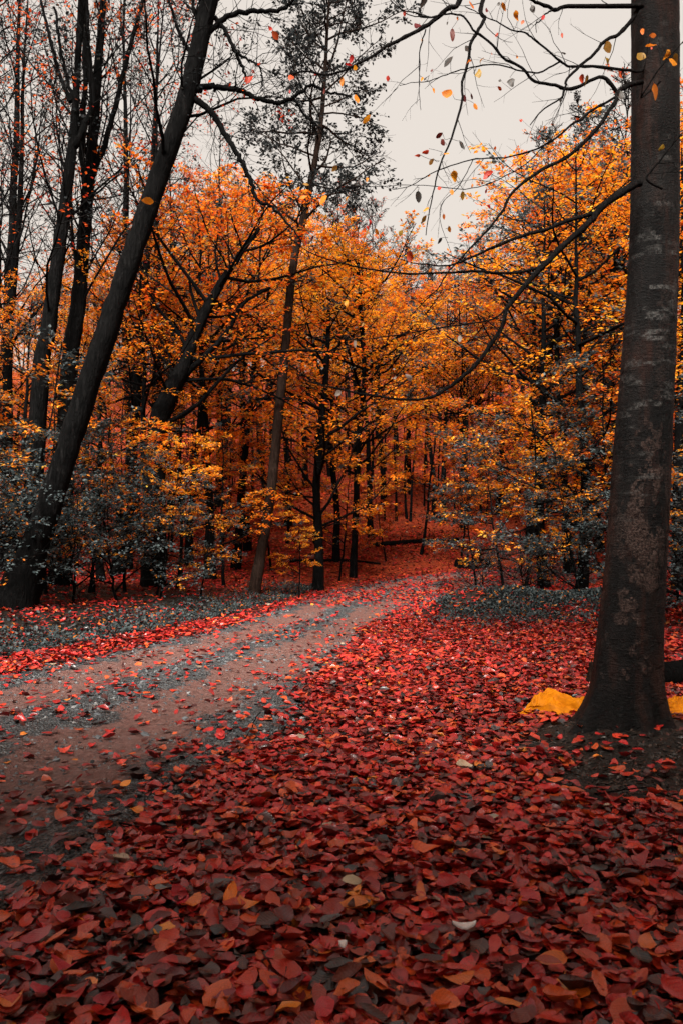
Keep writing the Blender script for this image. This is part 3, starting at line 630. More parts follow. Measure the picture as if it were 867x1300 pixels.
def beech_trunk():
    NA = 120; zb = np.concatenate([np.linspace(0, 0.45, 250), np.linspace(0.452, 0.66, 60), np.linspace(0.67, 1, 30)]); NZ = len(zb)
    k = np.linspace(0, 1, len(bp)); P = smooth_path(bp, 2000)[(zb * 1999).astype(int)]
    rad = np.interp(zb, k, np.array(tc_w) / 2 * BD / F)
    th = np.arange(NA) / NA * 2 * np.pi; TH, ZZ = np.meshgrid(th, P[:, 2]); hgt = ZZ - BZ; U = TH / (2 * np.pi)
    roots = [(3.55, .26, .24), (4.25, .10, .2), (4.85, .13, .2), (5.6, .11, .25), (0.2, .07, .3), (1.5, .15, .3), (2.5, .14, .3)]
    ang = lambda b, w: np.exp(-(np.angle(np.exp(1j * (TH - b))) / w) ** 2)
    fl = sum(a * ang(b, w) for b, a, w in roots) * np.exp(-hgt / 0.10)
    flute = sum(a * 0.14 * ang(b, 0.4) for b, a, w in roots) * np.exp(-hgt / 0.6)
    pf = fbm(U, hgt * 0.62, 9, 40, 5)                    # flaking plates
    face = 0.25 + 0.9 * ang(4.55, 0.55)
    zone = sstep(0.12, 0.4, hgt) * (1 - 0.8 * sstep(1.3, 2.0, hgt)) * face
    pf = 0.72 * pf + 0.28 * fbm(U, hgt * 0.7, 40, 47, 3)
    plate = sstep(0.50, 0.53, pf * (0.84 + 0.22 * np.clip(zone, 0, 1))) * np.clip(zone * 1.3, 0, 1)
    scar = sstep(0.60, 0.72, fbm(U, hgt * 3.4, 7, 60, 4)) * sstep(0.9, 1.6, hgt) * (1 - 0.6 * sstep(2.8, 3.6, hgt)) * (0.3 + 0.8 * ang(4.5, 0.7))
    rough_ = fbm(U, hgt * 0.8, 24, 80, 4) - 0.5; crack = sstep(0.46, 0.5, np.abs(fbm(U, hgt * 0.5, 14, 90, 3) - 0.5) * -1 + 0.5)
    bump = 0.007 * noise2(np.cos(TH) * 2, np.sin(TH) * 2 + hgt * 2.0, 1.4, 0) + 0.008 * rough_ + 0.005 * plate + 0.0035 * scar - 0.005 * crack * (hgt < 3)
    RR = rad[:, None] + fl + flute + bump
    V = np.stack([P[:, 0][:, None] + RR * np.cos(TH), P[:, 1][:, None] + RR * np.sin(TH), ZZ - 0.3 * fl], -1) - bp[0]
    i, j = np.meshgrid(np.arange(NZ - 1), np.arange(NA), indexing='ij'); j2 = (j + 1) % NA
    Fc = np.stack([i * NA + j, i * NA + j2, (i + 1) * NA + j2, (i + 1) * NA + j], -1).reshape(-1, 4)
    msk = np.stack([plate, scar, crack], -1)[:-1].reshape(-1, 3)
    return mesh_from('trunk', [(V.reshape(-1, 3), Fc, 0, msk, True, None)], [M_BEECH])
link('trunk', beech_trunk(), beech)
# knots and burls on the trunk
# branches: photo pixels, depth from/to, width px from/to
BR = {
 'a': ([(812, 232), (800, 239), (760, 268), (739, 292), (708, 320), (672, 358), (645, 389), (637, 415), (606, 460), (574, 486), (538, 508), (477, 502), (412, 489), (385, 484)], 4.42, 3.9, 12, 2),
 'b': ([(757, 270), (723, 279), (686, 294), (649, 305), (614, 319), (590, 329), (554, 336), (528, 334), (505, 328)], 4.36, 4.1, 7, 1.2),
 'c': ([(690, 338), (660, 346), (606, 343), (574, 346), (516, 346), (461, 343), (422, 335), (393, 321), (360, 296)], 4.3, 3.9, 5, 1.3),
 'd': ([(815, 104), (797, 112), (782, 116), (777, 135), (760, 163), (723, 200), (686, 220), (646, 246), (634, 271), (615, 296), (587, 328), (561, 357), (548, 376), (520, 400)], 4.42, 4.0, 8, 1.2),
 'e': ([(782, 116), (765, 98), (735, 109), (708, 109), (680, 102), (661, 83), (637, 68), (609, 43), (589, 27), (569, 21), (541, 22), (518, 15), (498, 0), (490, -20)], 4.4, 4.0, 6, 1.2),
 'f': ([(780, 124), (745, 145), (729, 155), (702, 179), (674, 191), (637, 199), (600, 203), (556, 218), (526, 232), (500, 240)], 4.38, 4.1, 4, 1),
 'g': ([(812, 5), (797, 28), (782, 46), (762, 57), (745, 77), (720, 98), (715, 114), (711, 128), (685, 143), (672, 156)], 4.42, 4.25, 7, 1.5),
 'h': ([(815, 8), (800, 7), (723, 5), (702, 12), (683, 2), (660, -8)], 4.42, 4.2, 8, 4),
 'i': ([(702, 12), (692, 18), (681, 31), (682, 42)], 4.25, 4.2, 3, 1),
 'j': ([(815, 89), (800, 89), (742, 83), (720, 82), (711, 78), (680, 52), (662, 40), (637, 31), (618, 21), (590, 5)], 4.42, 4.1, 5, 1.2),
 'k': ([(711, 78), (689, 91), (668, 91), (627, 83), (589, 89), (556, 98), (531, 107), (505, 111)], 4.3, 4.1, 3, 0.9),
 'l': ([(828, -95), (720, -110), (640, -60), (612, 0), (611, 23), (604, 42), (595, 61), (589, 94), (583, 127), (574, 166), (561, 193), (551, 228), (546, 259), (540, 300)], 4.4, 4.05, 12, 1.1),
 'm': ([(828, -150), (720, -150), (620, -60), (579, 0), (569, 9), (541, 33), (513, 48), (490, 58), (480, 68), (449, 85), (429, 92), (397, 94), (370, 90)], 4.4, 3.9, 14, 2),
 'n': ([(540, 38), (532, 61), (534, 101), (536, 140)], 4.1, 4.1, 2.2, 0.8),
 'o': ([(569, 9), (548, 21), (518, 16), (498, -2)], 4.1, 4.0, 2.5, 1),
 'p': ([(645, 389), (620, 405), (560, 415), (500, 425), (455, 432), (420, 428), (395, 430)], 4.12, 3.9, 3, 0.9),
 'q': ([(637, 415), (628, 440), (610, 455), (590, 470)], 4.1, 4.0, 2.5, 0.8),
 'r': ([(600, 203), (582, 235), (561, 262), (575, 330)], 4.15, 4.1, 1.4, 0.7),
 's': ([(700, 175), (660, 210), (610, 236), (560, 240), (505, 237), (430, 240)], 4.28, 4.0, 1.8, 0.8),
 't': ([(840, 240), (822, 226), (835, 205), (850, 185), (870, 165), (900, 140)], 4.33, 4.2, 4, 1.4),
 'u': ([(838, 104), (812, 124), (826, 100), (848, 72), (875, 45)], 4.33, 4.2, 3.5, 1.4),
}
bw = {}
for key, (pts, d0, d1, w0, w1) in BR.items():
    k = len(pts); dd = np.linspace(d0, d1, k)
    bw[key] = np.array([W(a, b, d) for (a, b), d in zip(pts, dd)])
# (traced position, colour, size in px) of leaves hanging from these branches
OR_, OL, MA, SL, RE = (0.75, 0.24, 0.015), (0.34, 0.19, 0.03), (0.13, 0.016, 0.014), (0.055, 0.055, 0.05), (0.5, 0.055, 0.015)
def c2(x, y): return (480 + x / 3.94, y / 3.94)
def c1(x, y): return (230 + x / 3.468, y / 3.468)
HANG = [(*c2(225, 15), SL, 15), (*c2(465, 25), OR_, 14), (*c2(195, 125), MA, 13), (*c2(370, 175), MA, 15), (*c2(445, 245), SL, 13), (*c2(350, 310), SL, 14), (*c2(515, 300), OR_, 9), (*c2(493, 363), OL, 14),
 (*c2(345, 470), OR_, 15), (*c2(240, 388), SL, 12), (*c2(663, 410), SL, 14), (*c2(275, 455), OR_, 7), (*c2(430, 493), MA, 9), (*c2(485, 533), OR_, 8), (*c2(303, 678), MA, 9), (*c2(320, 712), MA, 9), (*c2(418, 727), SL, 11), (*c2(235, 752), RE, 9),
 (*c2(195, 778), RE, 8), (*c2(340, 768), OR_, 7), (*c2(265, 810), OL, 8), (*c2(378, 883), OR_, 13), (*c2(255, 878), OR_, 6), (*c2(200, 985), SL, 13), (*c2(305, 942), RE, 8), (*c2(420, 980), OL, 10), (*c2(555, 878), RE, 9), (*c2(770, 50), SL, 12), (*c2(625, 35), OR_, 10), (*c2(685, 80), OR_, 12),
 (771, 60, OL, 15), (770, 77, OL, 11), (713, 67, SL, 10), (785, 95, RE, 13), (743, 103, OL, 13), (738, 101, RE, 11), (786, 122, SL, 15), (620, 225, RE, 14), (655, 228, OL, 8), (540, 266, OR_, 8), (570, 291, OR_, 8), (520, 326, RE, 13), (545, 343, OR_, 8), (558, 306, SL, 8), (538, 278, OL, 9), (620, 262, RE, 9), (616, 276, RE, 8), (583, 430, (0.6, 0.55, 0.48), 8), (500, 480, (0.6, 0.55, 0.48), 10), (518, 478, (0.6, 0.55, 0.48), 12), (450, 437, (0.6, 0.55, 0.48), 10), (429, 499, (0.6, 0.55, 0.48), 9), (500, 510, OR_, 10), (610, 435, OL, 8), (470, 395, OR_, 9), (440, 385, OR_, 9),
 (858, 75, OL, 14), (826, 57, OR_, 13), (846, 71, OR_, 12), (815, 40, OR_, 12), (828, 45, OR_, 8), (853, 79, OR_, 13), (830, 117, OR_, 18), (812, 73, OL, 16), (838, 186, OL, 9),
 (*c1(750, 260), RE, 9), (*c1(738, 285), RE, 9), (*c1(765, 298), OR_, 8), (*c1(708, 360), OR_, 11), (*c1(773, 435), OR_, 11), (*c1(815, 525), OR_, 13), (*c1(675, 742), OL, 9), (*c1(540, 870), OR_, 11), (*c1(625, 880), OR_, 13), (*c1(730, 875), OR_, 8), (*c1(550, 805), OL, 8), (*c1(485, 340), RE, 12), (*c1(415, 155), RE, 11), (*c1(393, 125), RE, 9), (*c1(303, 352), RE, 12), (188, 255, OR_, 14), (470, 283, RE, 8), (467, 290, RE, 7), (478, 294, OR_, 8), (465, 296, OL, 9), (508, 296, OL, 9)]
allp = np.concatenate([smooth_path(bw[k], 40) for k in bw]); alld = proj(allp); owner = np.repeat(list(bw), 40)
extra = {k: [] for k in bw}; leaf_jobs = []
rl = np.random.default_rng(21)
for hx, hy, col, spx in HANG:
    dist = np.hypot(alld[0] - hx, alld[1] - hy); i = int(np.argmin(dist))
    d = allp[i, 1] + rl.uniform(-0.05, 0.05); tgt = W(hx, hy, d); own = owner[i]
    L = spx / F * d * 1.15
    up = norm(allp[i] - tgt + np.array([0, 0, 0.08]) + rl.normal(0, 0.05, 3)); att = tgt + up * L * 0.5
    mid_ = (att + allp[i]) / 2 + rl.normal(0, 0.012, 3)
    extra[own].append((smooth_path(np.array([allp[i], mid_, att]), 5), 0.0011)); leaf_jobs.append((own, tgt, up, L, col))
# side twigs on every branch, with a few small leaves
branch_obj = {}
HL_mesh = {}
def hleaf_mesh(col, tpl):
    key = (col, tpl)
    if key not in HL_mesh:
        v, f, uv = BANK[4][tpl]; HL_mesh[key] = mesh_from('leaf', [(v, f, 0, np.tile(np.array(col), (len(f), 1)), True, uv)], [M_HLEAF])
    return HL_mesh[key]
M_HLEAF = mat_leaf('hanging_leaf', 0.5, 0.35, 0.35, veins=True)
for key, (pts, d0, d1, w0, w1) in BR.items():
    n = 5 * len(pts); P = smooth_path(bw[key], n); rr = 0.82 * np.linspace(w0, w1, n) / 2 * P[:, 1] / F
    if key in 'lm': rr = np.interp(np.linspace(0, 1, n), [0, 0.25, 1], [w0, 5 if key == 'l' else 6, w1]) / 2 * P[:, 1] / F
    kn = rl.normal(0, 0.008, (max(4, n // 4), 3)); kn[0] = 0
    P = P + rl.normal(0, 0.0012, P.shape) + np.stack([np.interp(np.linspace(0, 1, n), np.linspace(0, 1, len(kn)), kn[:, c_]) for c_ in range(3)], 1)
    rr = rr * (1 + 0.22 * (rl.random(n) > 0.86))
    prt = []; v, f = tubes(P[None], rr[None], 8); prt.append((v - bp[0], f, 0, None, True, None))
    T1, TR1, _ = offshoots(rl, P[None], rr[None], max(3, int(len(pts) * 0.7)), 0.15, 0.97, 45, lambda t: 0.34 + 0 * t, 6, 0.003, flat=1.0, rise=-0.1, wob=0.14, tip=0.35)
    v, f = tubes(T1, np.maximum(TR1, 0.0007), 4); prt.append((v - bp[0], f, 0, None, True, None))
    T2, TR2, _ = offshoots(rl, T1, TR1, 2, 0.3, 0.95, 40, 0.5, 4, 0.005, flat=1.0, wob=0.2)
    v, f = tubes(T2, np.maximum(TR2, 0.0005), 3); prt.append((v - bp[0], f, 0, None, True, None))
    for (E, er) in extra[key]:
        v, f = tubes(E[None], np.full((1, len(E)), er), 4); prt.append((v - bp[0], f, 0, None, True, None))
    branch_obj[key] = link('branch', mesh_from('branch', prt, [M_TWIG]), beech)
    for q in range(len(T2)):
        if rl.random() < 0.28:
            col = [OR_, RE, OL, MA, SL][rl.choice(5, p=[.3, .3, .1, .2, .1])]
            leaf_jobs.append((key, T2[q, -1] + np.array([0, 0, -0.012]), norm(T2[q, -2] - T2[q, -1] + np.array([0, 0, 0.05])), rl.uniform(0.02, 0.035), col))
for own, tgt, up, L, col in leaf_jobs:
    ax = -up; side = norm(np.cross(ax, rl.normal(0, 1, 3))); side = norm(side + 0.7 * np.array([1, 0, 0]) * np.sign(side[0])); side = norm(side - ax * side.dot(ax)); nn = np.cross(ax, side)
    Rm = np.stack([ax, side, nn], 1); place_leaf('leaf', hleaf_mesh(col, int(rl.integers(0, 14))), *(tgt - bp[0]), L, Rm, branch_obj[own])
# upper crown of the beech, above the picture, spreading over the foreground
rb = np.random.default_rng(5); UP = smooth_path(bp[8:], 30)[None]; UR = np.linspace(0.13, 0.05, 30)[None]
LP, LR, _ = offshoots(rb, UP, UR, 30, 0.06, 0.98, 68, lambda t: 4.3 - 2.0 * t, 9, 0.013, rise=0.35, wob=0.1, azim=True, taper_len=0.3)
S1, R1, _ = offshoots(rb, LP, LR, 9, 0.2, 0.98, 50, 0.42, 5, 0.010, flat=0.3, wob=0.15)
S2, R2, _ = offshoots(rb, S1, R1, 6, 0.15, 0.98, 45, 0.5, 3, 0.008, flat=0.3, wob=0.2)
lowest = W(433, 0, 1.0)[2] - CAM_H
def above(P):   # keep twigs of the high crown out of the picture's sky: the photograph shows only the traced branches there
    px, py, dy = proj(P.reshape(-1, 3)); b = ((dy > 0.2) & (px > -20) & (px < 900) & (py > -25)).reshape(P.shape[:2]).any(1); return ~b
kl = above(LP); k1 = above(S1); k2 = above(S2)
cparts = []
for Pp, Rp, s_, kk in ((LP, LR, 6, kl), (S1, R1, 4, k1), (S2, np.maximum(R2, 0.0015), 3, k2)):
    v, f = tubes(Pp[kk], Rp[kk], s_); cparts.append((v - bp[0], f, 0, None, True, None))
v, f, ix = leaves_on(rb, S2[k2], 13, 0.1, 0.45); cparts.append((v - bp[0], f, 1, pal_pick('orange', len(f), rb), False, None))
link('crown', mesh_from('crown', cparts, [M_BARK, M_LEAF]), beech)

# ------------------------------------------------------------------ traced trees on the far side of the road
def traced_tree(name, label, pts, depth, widths, p, tm, lm, seed, branches=(), bdepth=None, sides=14, base_y=None, extra_top=None):
    P = np.array([W(a, b, depth) for a, b in pts]); P[0, 2] = Hs(P[0, 0], P[0, 1]) - 0.08
    if extra_top is not None: P = np.vstack([P, P[-1] + np.array(extra_top)])
    rad = np.array(widths) / 2 * depth / F * 0.88
    o = thing(name, label, 'tree', tuple(P[0])); loc = P - P[0]
    me_t, me_c = grow(seed, loc, rad, dict(p, sides=sides, K=80, lump=0.13), tm, lm)
    link('trunk', me_t, o); link('crown', me_c, o)
    rr = np.random.default_rng(seed)
    for bpts, w0, w1 in branches:
        k = len(bpts); dd = np.linspace(depth, depth - 0.02 * k, k); B = smooth_path(np.array([W(a, b, d) for (a, b), d in zip(bpts, dd)]), 6 * k) - P[0]
        B = B + rr.normal(0, 0.008, B.shape); br = np.linspace(w0, w1, 6 * k) / 2 * depth / F
        v, f = tubes(B[None], br[None], 8); prt = [(v, f, 0, None, True, None)]
        T1, TR1, _ = offshoots(rr, B[None], br[None], 3 * k, 0.12, 0.98, 50, lambda t: 0.75 + 0 * t, 6, 0.008, flat=1.0, rise=0.1, wob=0.2)
        v, f = tubes(T1, np.maximum(TR1, 0.003), 4); prt.append((v, f, 0, None, True, None))
        T2, TR2, _ = offshoots(rr, T1, TR1, 4, 0.2, 0.95, 45, 0.5, 4, 0.006, flat=1.0, wob=0.2)
        v, f = tubes(T2, np.maximum(TR2, 0.0022), 3); prt.append((v, f, 0, None, True, None))
        link('branch', mesh_from('branch', prt, [tm]), o)
    return o
def cc(l): return [c1(a, b) for a, b in l]
LEAN_P = dict(BEECH_P, limbs=14, t0=0.66, lang=45, llen=lambda t: 2.6 - 1.0 * t, lrise=0.4, subs=7, twigs=6, leaves=4, size=0.05, pal=[('dusk', 0.8), ('rust', 0.2)], alive=0.7, flat=0.9, minr=0.003, crook=2.0)
traced_tree('leaning_tree', 'thick black trunk leaning over the road out of the grey shrubs', [(17, 770), (43, 700), (69, 625), (93, 550), (118, 475), (143, 400), (160, 350), (177, 300), (206, 215), (240, 115), (266, 0), (290, -120), (315, -300)], 10.2,
            [56, 38, 33, 31, 30, 29, 28, 28, 27, 26, 25, 21, 10], LEAN_P, M_BARK, M_LEAF, 201,
            [(cc([(40, 410), (100, 385), (180, 382), (260, 400), (340, 435), (420, 452), (500, 425), (575, 375), (640, 405), (740, 420)]), 9, 2.5),
             (cc([(40, 425), (130, 490), (200, 600), (260, 700), (310, 800), (335, 880), (400, 910), (470, 985), (530, 1060)]), 9, 2),
             (cc([(110, 155), (170, 100), (230, 65), (330, 48), (440, 42), (480, 8), (510, -20)]), 8, 3.5),
             (cc([(145, 75), (190, 130), (240, 230), (280, 320), (300, 365)]), 6.5, 2.5),
             (cc([(245, 235), (320, 275), (350, 310), (360, 380)]), 3.5, 1.5),
             (cc([(500, 435), (540, 500), (610, 560), (640, 600)]), 4, 1.5),
             ([(247, 75), (235, 55), (222, 25), (214, -10)], 6, 3), ([(262, 35), (248, 18), (243, -12)], 6, 3)])
CEN_P = dict(BEECH_P, limbs=40, t0=0.55, lang=66, llen=lambda t: 2.7 - 1.3 * t, lrise=0.35, ltap=0.1, subs=8, twigs=5, leaves=7, size=0.075, tilt=0.9, pal=[('dusk', 1.0)], flat=0.9, minr=0.0035, alive=0.9)
traced_tree('slender_tree', 'slender leaning trunk with small dark leaves standing at the road verge', [(322, 757), (334, 690), (345, 620), (355, 520), (363, 440), (372, 340), (388, 265), (405, 175), (412, 100), (416, 30), (420, -30)], 15.4, [15, 14, 13.5, 13, 12, 11, 10, 8, 6, 4, 2.5], CEN_P, M_BARKB, M_LEAF, 202, sides=12)
TALLV = dict(BEECH_P, limbs=20, t0=0.3, lang=27, llen=lambda t: 3.6 - 2.0 * t, lrise=0.45, subs=7, twigs=5, leaves=3, size=0.07, pal=[('rust', 0.45), ('dusk', 0.55)], alive=0.62, flat=1.0, minr=0.0024, lrs=0.0075)
traced_tree('forked_tree', 'tall forked dark trunk with sparse rust leaves behind the leaning trunk', [(38, 640), (52, 480), (62, 420), (78, 300), (92, 190), (97, 120), (103, 0), (108, -150)], 13.2, [26, 22, 21, 18, 14, 10, 8, 4], TALLV, M_BARK, M_LEAF, 203,
            [([(92, 190), (106, 165), (118, 130), (112, 60), (110, -20)], 11, 6), ([(90, 130), (75, 90), (62, 40), (50, -10)], 6, 3), ([(93, 128), (80, 75), (70, 10)], 5, 3)])
traced_tree('twin_stem_tree', 'tall dark trunk splitting into many upright stems beside the forked tree', [(78, 640), (88, 480), (100, 390), (108, 290), (118, 180), (127, 60), (140, -120)], 13.8, [26, 23, 21, 18, 15, 12, 5], dict(TALLV, limbs=26), M_BARK, M_LEAF, 204,
            [([(112, 255), (104, 190), (108, 110), (106, -10)], 9, 5), ([(117, 230), (140, 160), (158, 90), (185, -10)], 8, 5)])
traced_tree('spreading_tree', 'dark trunk leaning towards the road and spreading into orange leaved limbs', [(196, 660), (200, 560), (212, 510), (232, 470), (250, 420), (275, 370), (300, 330), (330, 290)], 14.6, [28, 27, 26, 22, 16, 12, 9, 4], dict(BEECH_P, limbs=22, t0=0.3, lang=60), M_BARK, M_LEAF, 205,
            [([(225, 485), (258, 455), (290, 420), (310, 385), (345, 365)], 9, 3), ([(205, 540), (250, 515), (300, 460), (350, 425)], 7, 2)])
traced_tree('curved_tree', 'thin black trunk curving upright beside the ivy dark stump of trunks on the red slope', [(448, 732), (452, 640), (455, 560), (462, 480), (458, 400), (455, 330)], 19, [10, 9, 8, 7, 6, 3], dict(BEECH_P, t0=0.25), M_BARK, M_LEAF, 206)
traced_tree('stout_tree', 'short stout black trunk at the verge just past the slender leaning tree', [(404, 742), (405, 690), (402, 620), (408, 540), (415, 460), (418, 380)], 17.2, [16, 13, 11, 10, 8, 4], dict(BEECH_P, t0=0.22), M_BARK, M_LEAF, 207)

# ------------------------------------------------------------------ forest behind
def skyline(px):   # highest row (photo pixels) the dense crowns reach
    return float(np.interp(px, [-200, 0, 130, 230, 300, 400, 480, 520, 560, 620, 650, 700, 800, 900, 1100], [240, 300, 320, 235, 195, 265, 290, 330, 345, 345, 265, 205, 150, 120, 60]))
def fit_h(px, d, row): x, y = ground_at(px, d); return W(px, row, d)[2] - Hs(x, y)
SPEC = []   # (kind, px, depth, top row or None)
for px, d, k in [(300, 18.5, 'beech'), (315, 21, 'beech'), (268, 16.6, 'amber'), (190, 15, 'beech'), (427, 20, 'beech'), (470, 23, 'beech'), (487, 27, 'beech'), (366, 24, 'beech'), (388, 29, 'beech'), (346, 27, 'beech'),
                 (240, 19, 'beech'), (165, 18, 'beech'), (130, 15.5, 'amber'), (215, 23, 'beech'), (280, 26, 'beech'), (520, 30, 'beech'), (452, 32, 'beech'), (505, 36, 'rust'), (420, 36, 'beech'), (330, 33, 'beech'), (260, 33, 'beech'), (180, 30, 'beech'), (110, 24, 'beech')]:
    SPEC.append(('high' if k == 'beech' and px > 140 else k, px, d, skyline(px) + random.uniform(0, 60), 'slope'))
for px, d, k in [(551, 25.5, 'beech'), (561, 25.2, 'beech'), (588, 24.5, 'beech'), (596, 25, 'amber'), (540, 33, 'beech'), (575, 34, 'beech'), (612, 31, 'beech'), (632, 27, 'amber'), (655, 33, 'beech'), (600, 39, 'rust'), (560, 41, 'rust'), (640, 40, 'beech')]:
    SPEC.append(('high' if k == 'beech' else k, px, d, max(skyline(px), 350) + random.uniform(0, 40), 'hill'))
for px, d, k in [(690, 18, 'amber'), (735, 15.2, 'amber'), (722, 20, 'beech'), (776, 17, 'beech'), (760, 22, 'beech'), (820, 19, 'amber'), (860, 15.5, 'beech'), (900, 20, 'amber'), (700, 26, 'beech'), (672, 22, 'amber'), (745, 29, 'beech'), (800, 26, 'beech'), (850, 25, 'beech'), (915, 28, 'beech'), (960, 22, 'beech')]:
    SPEC.append((k, px, d, skyline(px) + random.uniform(0, 70), 'right'))
for px, d, k in [(20, 14.5, 'amber'), (-30, 15, 'beech'), (65, 17.5, 'beech'), (15, 20, 'beech'), (-60, 20, 'amber'), (90, 28, 'beech'), (40, 25, 'beech'), (-40, 27, 'beech'), (-120, 24, 'beech'), (-110, 17, 'beech')]:
    SPEC.append((k, px, d, 330 + random.uniform(0, 80), 'left'))
for px, d in [(8, 16.5), (-25, 18), (150, 17), (175, 21), (205, 19.5), (230, 26), (-80, 15.5), (-10, 24), (285, 30)]:
    SPEC.append(('tall', px, d, random.uniform(-120, 40) if px < 215 else random.uniform(120, 180), 'tall'))
for px, d in [(480, 40), (500, 43), (530, 44), (558, 46), (585, 45), (610, 43), (635, 44), (455, 38), (575, 48), (545, 49), (620, 48), (660, 38), (690, 30), (730, 24), (770, 27), (430, 33)]:
    SPEC.append(('bare', px, d, skyline(px) - random.uniform(0, 25) - (20 if px < 500 or px > 640 else 0), 'bare'))
INFO = {
 'slope': ('slender dark trunked beech with orange leaves on the red slope behind the verge', 'beech_tree', 'beeches behind the verge'),
 'hill': ('thin straight beech with orange leaves rising from the red hillside beyond the bend', 'beech_tree', 'beeches beyond the bend of the road'),
 'right': ('beech with layered amber leaves standing behind the grey mound', 'beech_tree', 'beeches behind the grey mound'),
 'left': ('orange leaved beech crowded behind the grey shrubs under the leaning trunk', 'beech_tree', 'beeches behind the grey shrubs'),
 'tall': ('tall thin tree with nearly bare upright twigs and sparse rust leaves', 'tall_tree', 'tall nearly bare trees'),
 'bare': ('twiggy brown nearly leafless tree on the skyline above the orange crowns', 'bare_tree', 'bare trees on the skyline')}
OWN = {
 (300, 18.5): 'orange beech with straight dark trunk just behind the slender leaning trunk', (315, 21): 'orange beech two steps up the slope behind the slender leaning trunk',
 (268, 16.6): 'amber beech at the verge between the spreading tree and the slender leaning trunk', (190, 15): 'orange beech close beside the foot of the spreading tree',
 (427, 20): 'orange beech between the stout black trunk and the thin curving trunk', (470, 23): 'orange beech beside the end of the long log on the slope',
 (130, 15.5): 'amber beech rising behind the grey shrub thicket', (240, 19): 'orange beech standing behind the spreading tree', (165, 18): 'orange beech seen between the leaning trunk and the spreading tree',
 (588, 24.5): 'dark straight beech just uphill of the short rotten log', (596, 25): 'amber beech touching the dark straight beech above the rotten log',
 (690, 18): 'amber beech directly behind the grey mound', (735, 15.2): 'amber beech with layered sprays between the mound and the huge beech', (776, 17): 'orange beech whose trunk shows close beside the huge beech trunk',
 (860, 15.5): 'orange beech over the dark hollow past the huge beech trunk', (820, 19): 'amber beech hidden mostly behind the huge beech trunk', (20, 14.5): 'amber beech behind the foot of the leaning trunk', (65, 17.5): 'orange beech framed between the forked tree and the leaning trunk'}
PAIR = {(551, 25.5), (561, 25.2)}
for k, px, d, row, g in SPEC:
    x, y = ground_at(px, d); h = max(3.5, fit_h(px, d, row)); l, n, gr = INFO[g]
    if (px, d) in OWN: l = OWN[px, d]
    if (px, d) in PAIR: l, gr = 'one of two dark trunks standing side by side on the red hillside', 'pair of trunks on the red hillside'
    plant(k, x, y, h, l, n, 'tree', gr, (random.uniform(-.05, .05), random.uniform(-.05, .05)))
rp_ = np.random.default_rng(5)
for q in range(34):
    px = 130 + 510 * (q + rp_.random()) / 34; d = rp_.uniform(16.5, 34)
    if 445 < px < 600: d = max(d, 25)
    x, y = ground_at(px, d); h = max(5.0, fit_h(px, d, max(skyline(px), 300) + rp_.uniform(20, 120)))
    plant('pole', x, y, h, 'thin pole like young beech with a bare lower stem among the bigger trunks', 'beech_tree', 'tree', 'pole thin young beeches', (rp_.uniform(-.06, .06), rp_.uniform(-.1, .1)))
# rest of the forest: fills the hillside and flanks, spaced apart
placed = [ground_at(p[1], p[2]) for p in SPEC]
rf_ = np.random.default_rng(77); cnt = 0
for _ in range(1500):
    y = rf_.uniform(14, 74); x = rf_.uniform(-0.75 * y - 4, 0.75 * y + 4); px = 433.5 + F * x / y
    if abs(float(road_sd(np.array([x]), np.array([y]))[0])) < 2.6 or (y < 24 and -2.2 < x < 5.5): continue
    if 420 < px < 650 and y < 38: continue
    if min((x - a) ** 2 + (y - b) ** 2 for a, b in placed) < (1.5 + y * 0.03) ** 2: continue
    placed.append((x, y)); h = fit_h(px, y, skyline(px) + rf_.uniform(10, 90))
    if h < 4: continue
    far_ = y > 42
    k = ('high' if y < 44 else 'beech') if rf_.random() < 0.75 else ('amber' if rf_.random() < 0.6 else 'rust')
    lab = ('orange crowned beech far up the wooded hillside', 'beech_tree', 'beeches far up the hillside') if far_ else ('orange crowned beech deep among the close trunks of the wood', 'beech_tree', 'beeches deep in the wood')
    plant(k, x, y, min(h, 15), lab[0], lab[1], 'tree', lab[2], (rf_.uniform(-.05, .05), rf_.uniform(-.05, .05))); cnt += 1
    if cnt >= 110: break

for q in range(34):
    px = -60 + 990 * (q + rf_.random()) / 34; y = rf_.uniform(58, 82); x = (px - 433.5) / F * y
    plant('beech' if q % 4 else 'rust', x, y, rf_.uniform(8, 11), 'orange crowned beech far up the wooded hillside', 'beech_tree', 'tree', 'beeches far up the hillside')
# unseen trees added behind and beside the camera to shade the near ground
for x, y, h in [(-1.9, -2.4, 7.4), (1.5, -2.3, 7.4), (4.4, -0.8, 7.6), (0.0, -4.6, 7.6), (-6.3, -3.0, 7.4), (7.4, 3.0, 7.5)]:
    plant('shade_canopy', x, y, h, 'orange leaved beech added out of view to shade the near leaf carpet', 'beech_tree', 'tree', 'unseen beeches added for shade')
for x, y, h in [(-8.0, -0.5, 8.5), (-8.6, 2.6, 8.5), (-9.4, 5.6, 8.5), (-7.4, -5.5, 8.5), (-3.8, -6.2, 8), (-0.6, -7.4, 8.5), (2.6, -6.6, 8), (5.6, -4.6, 8.5), (7.6, -1.6, 8.5), (6.6, 1.2, 8), (8.6, 4.0, 8.5), (-4.6, -3.0, 6.5)]:
    plant('thick', x, y, h, 'dense orange beech added out of view to block light from the back and sides', 'beech_tree', 'tree', 'unseen dense beeches added to block sky light')
for x, y, h in [(-1.3, -1.75, 4.6), (0.5, -2.1, 4.8), (2.2, -1.7, 4.6), (3.6, -2.2, 5), (-2.9, -2.6, 4.6)]:  # low unseen screen added against light from behind
    plant('amber', x, y, h, 'young amber leaved beech added low behind the camera to screen off light', 'beech_tree', 'tree', 'unseen young beeches added as a light screen')
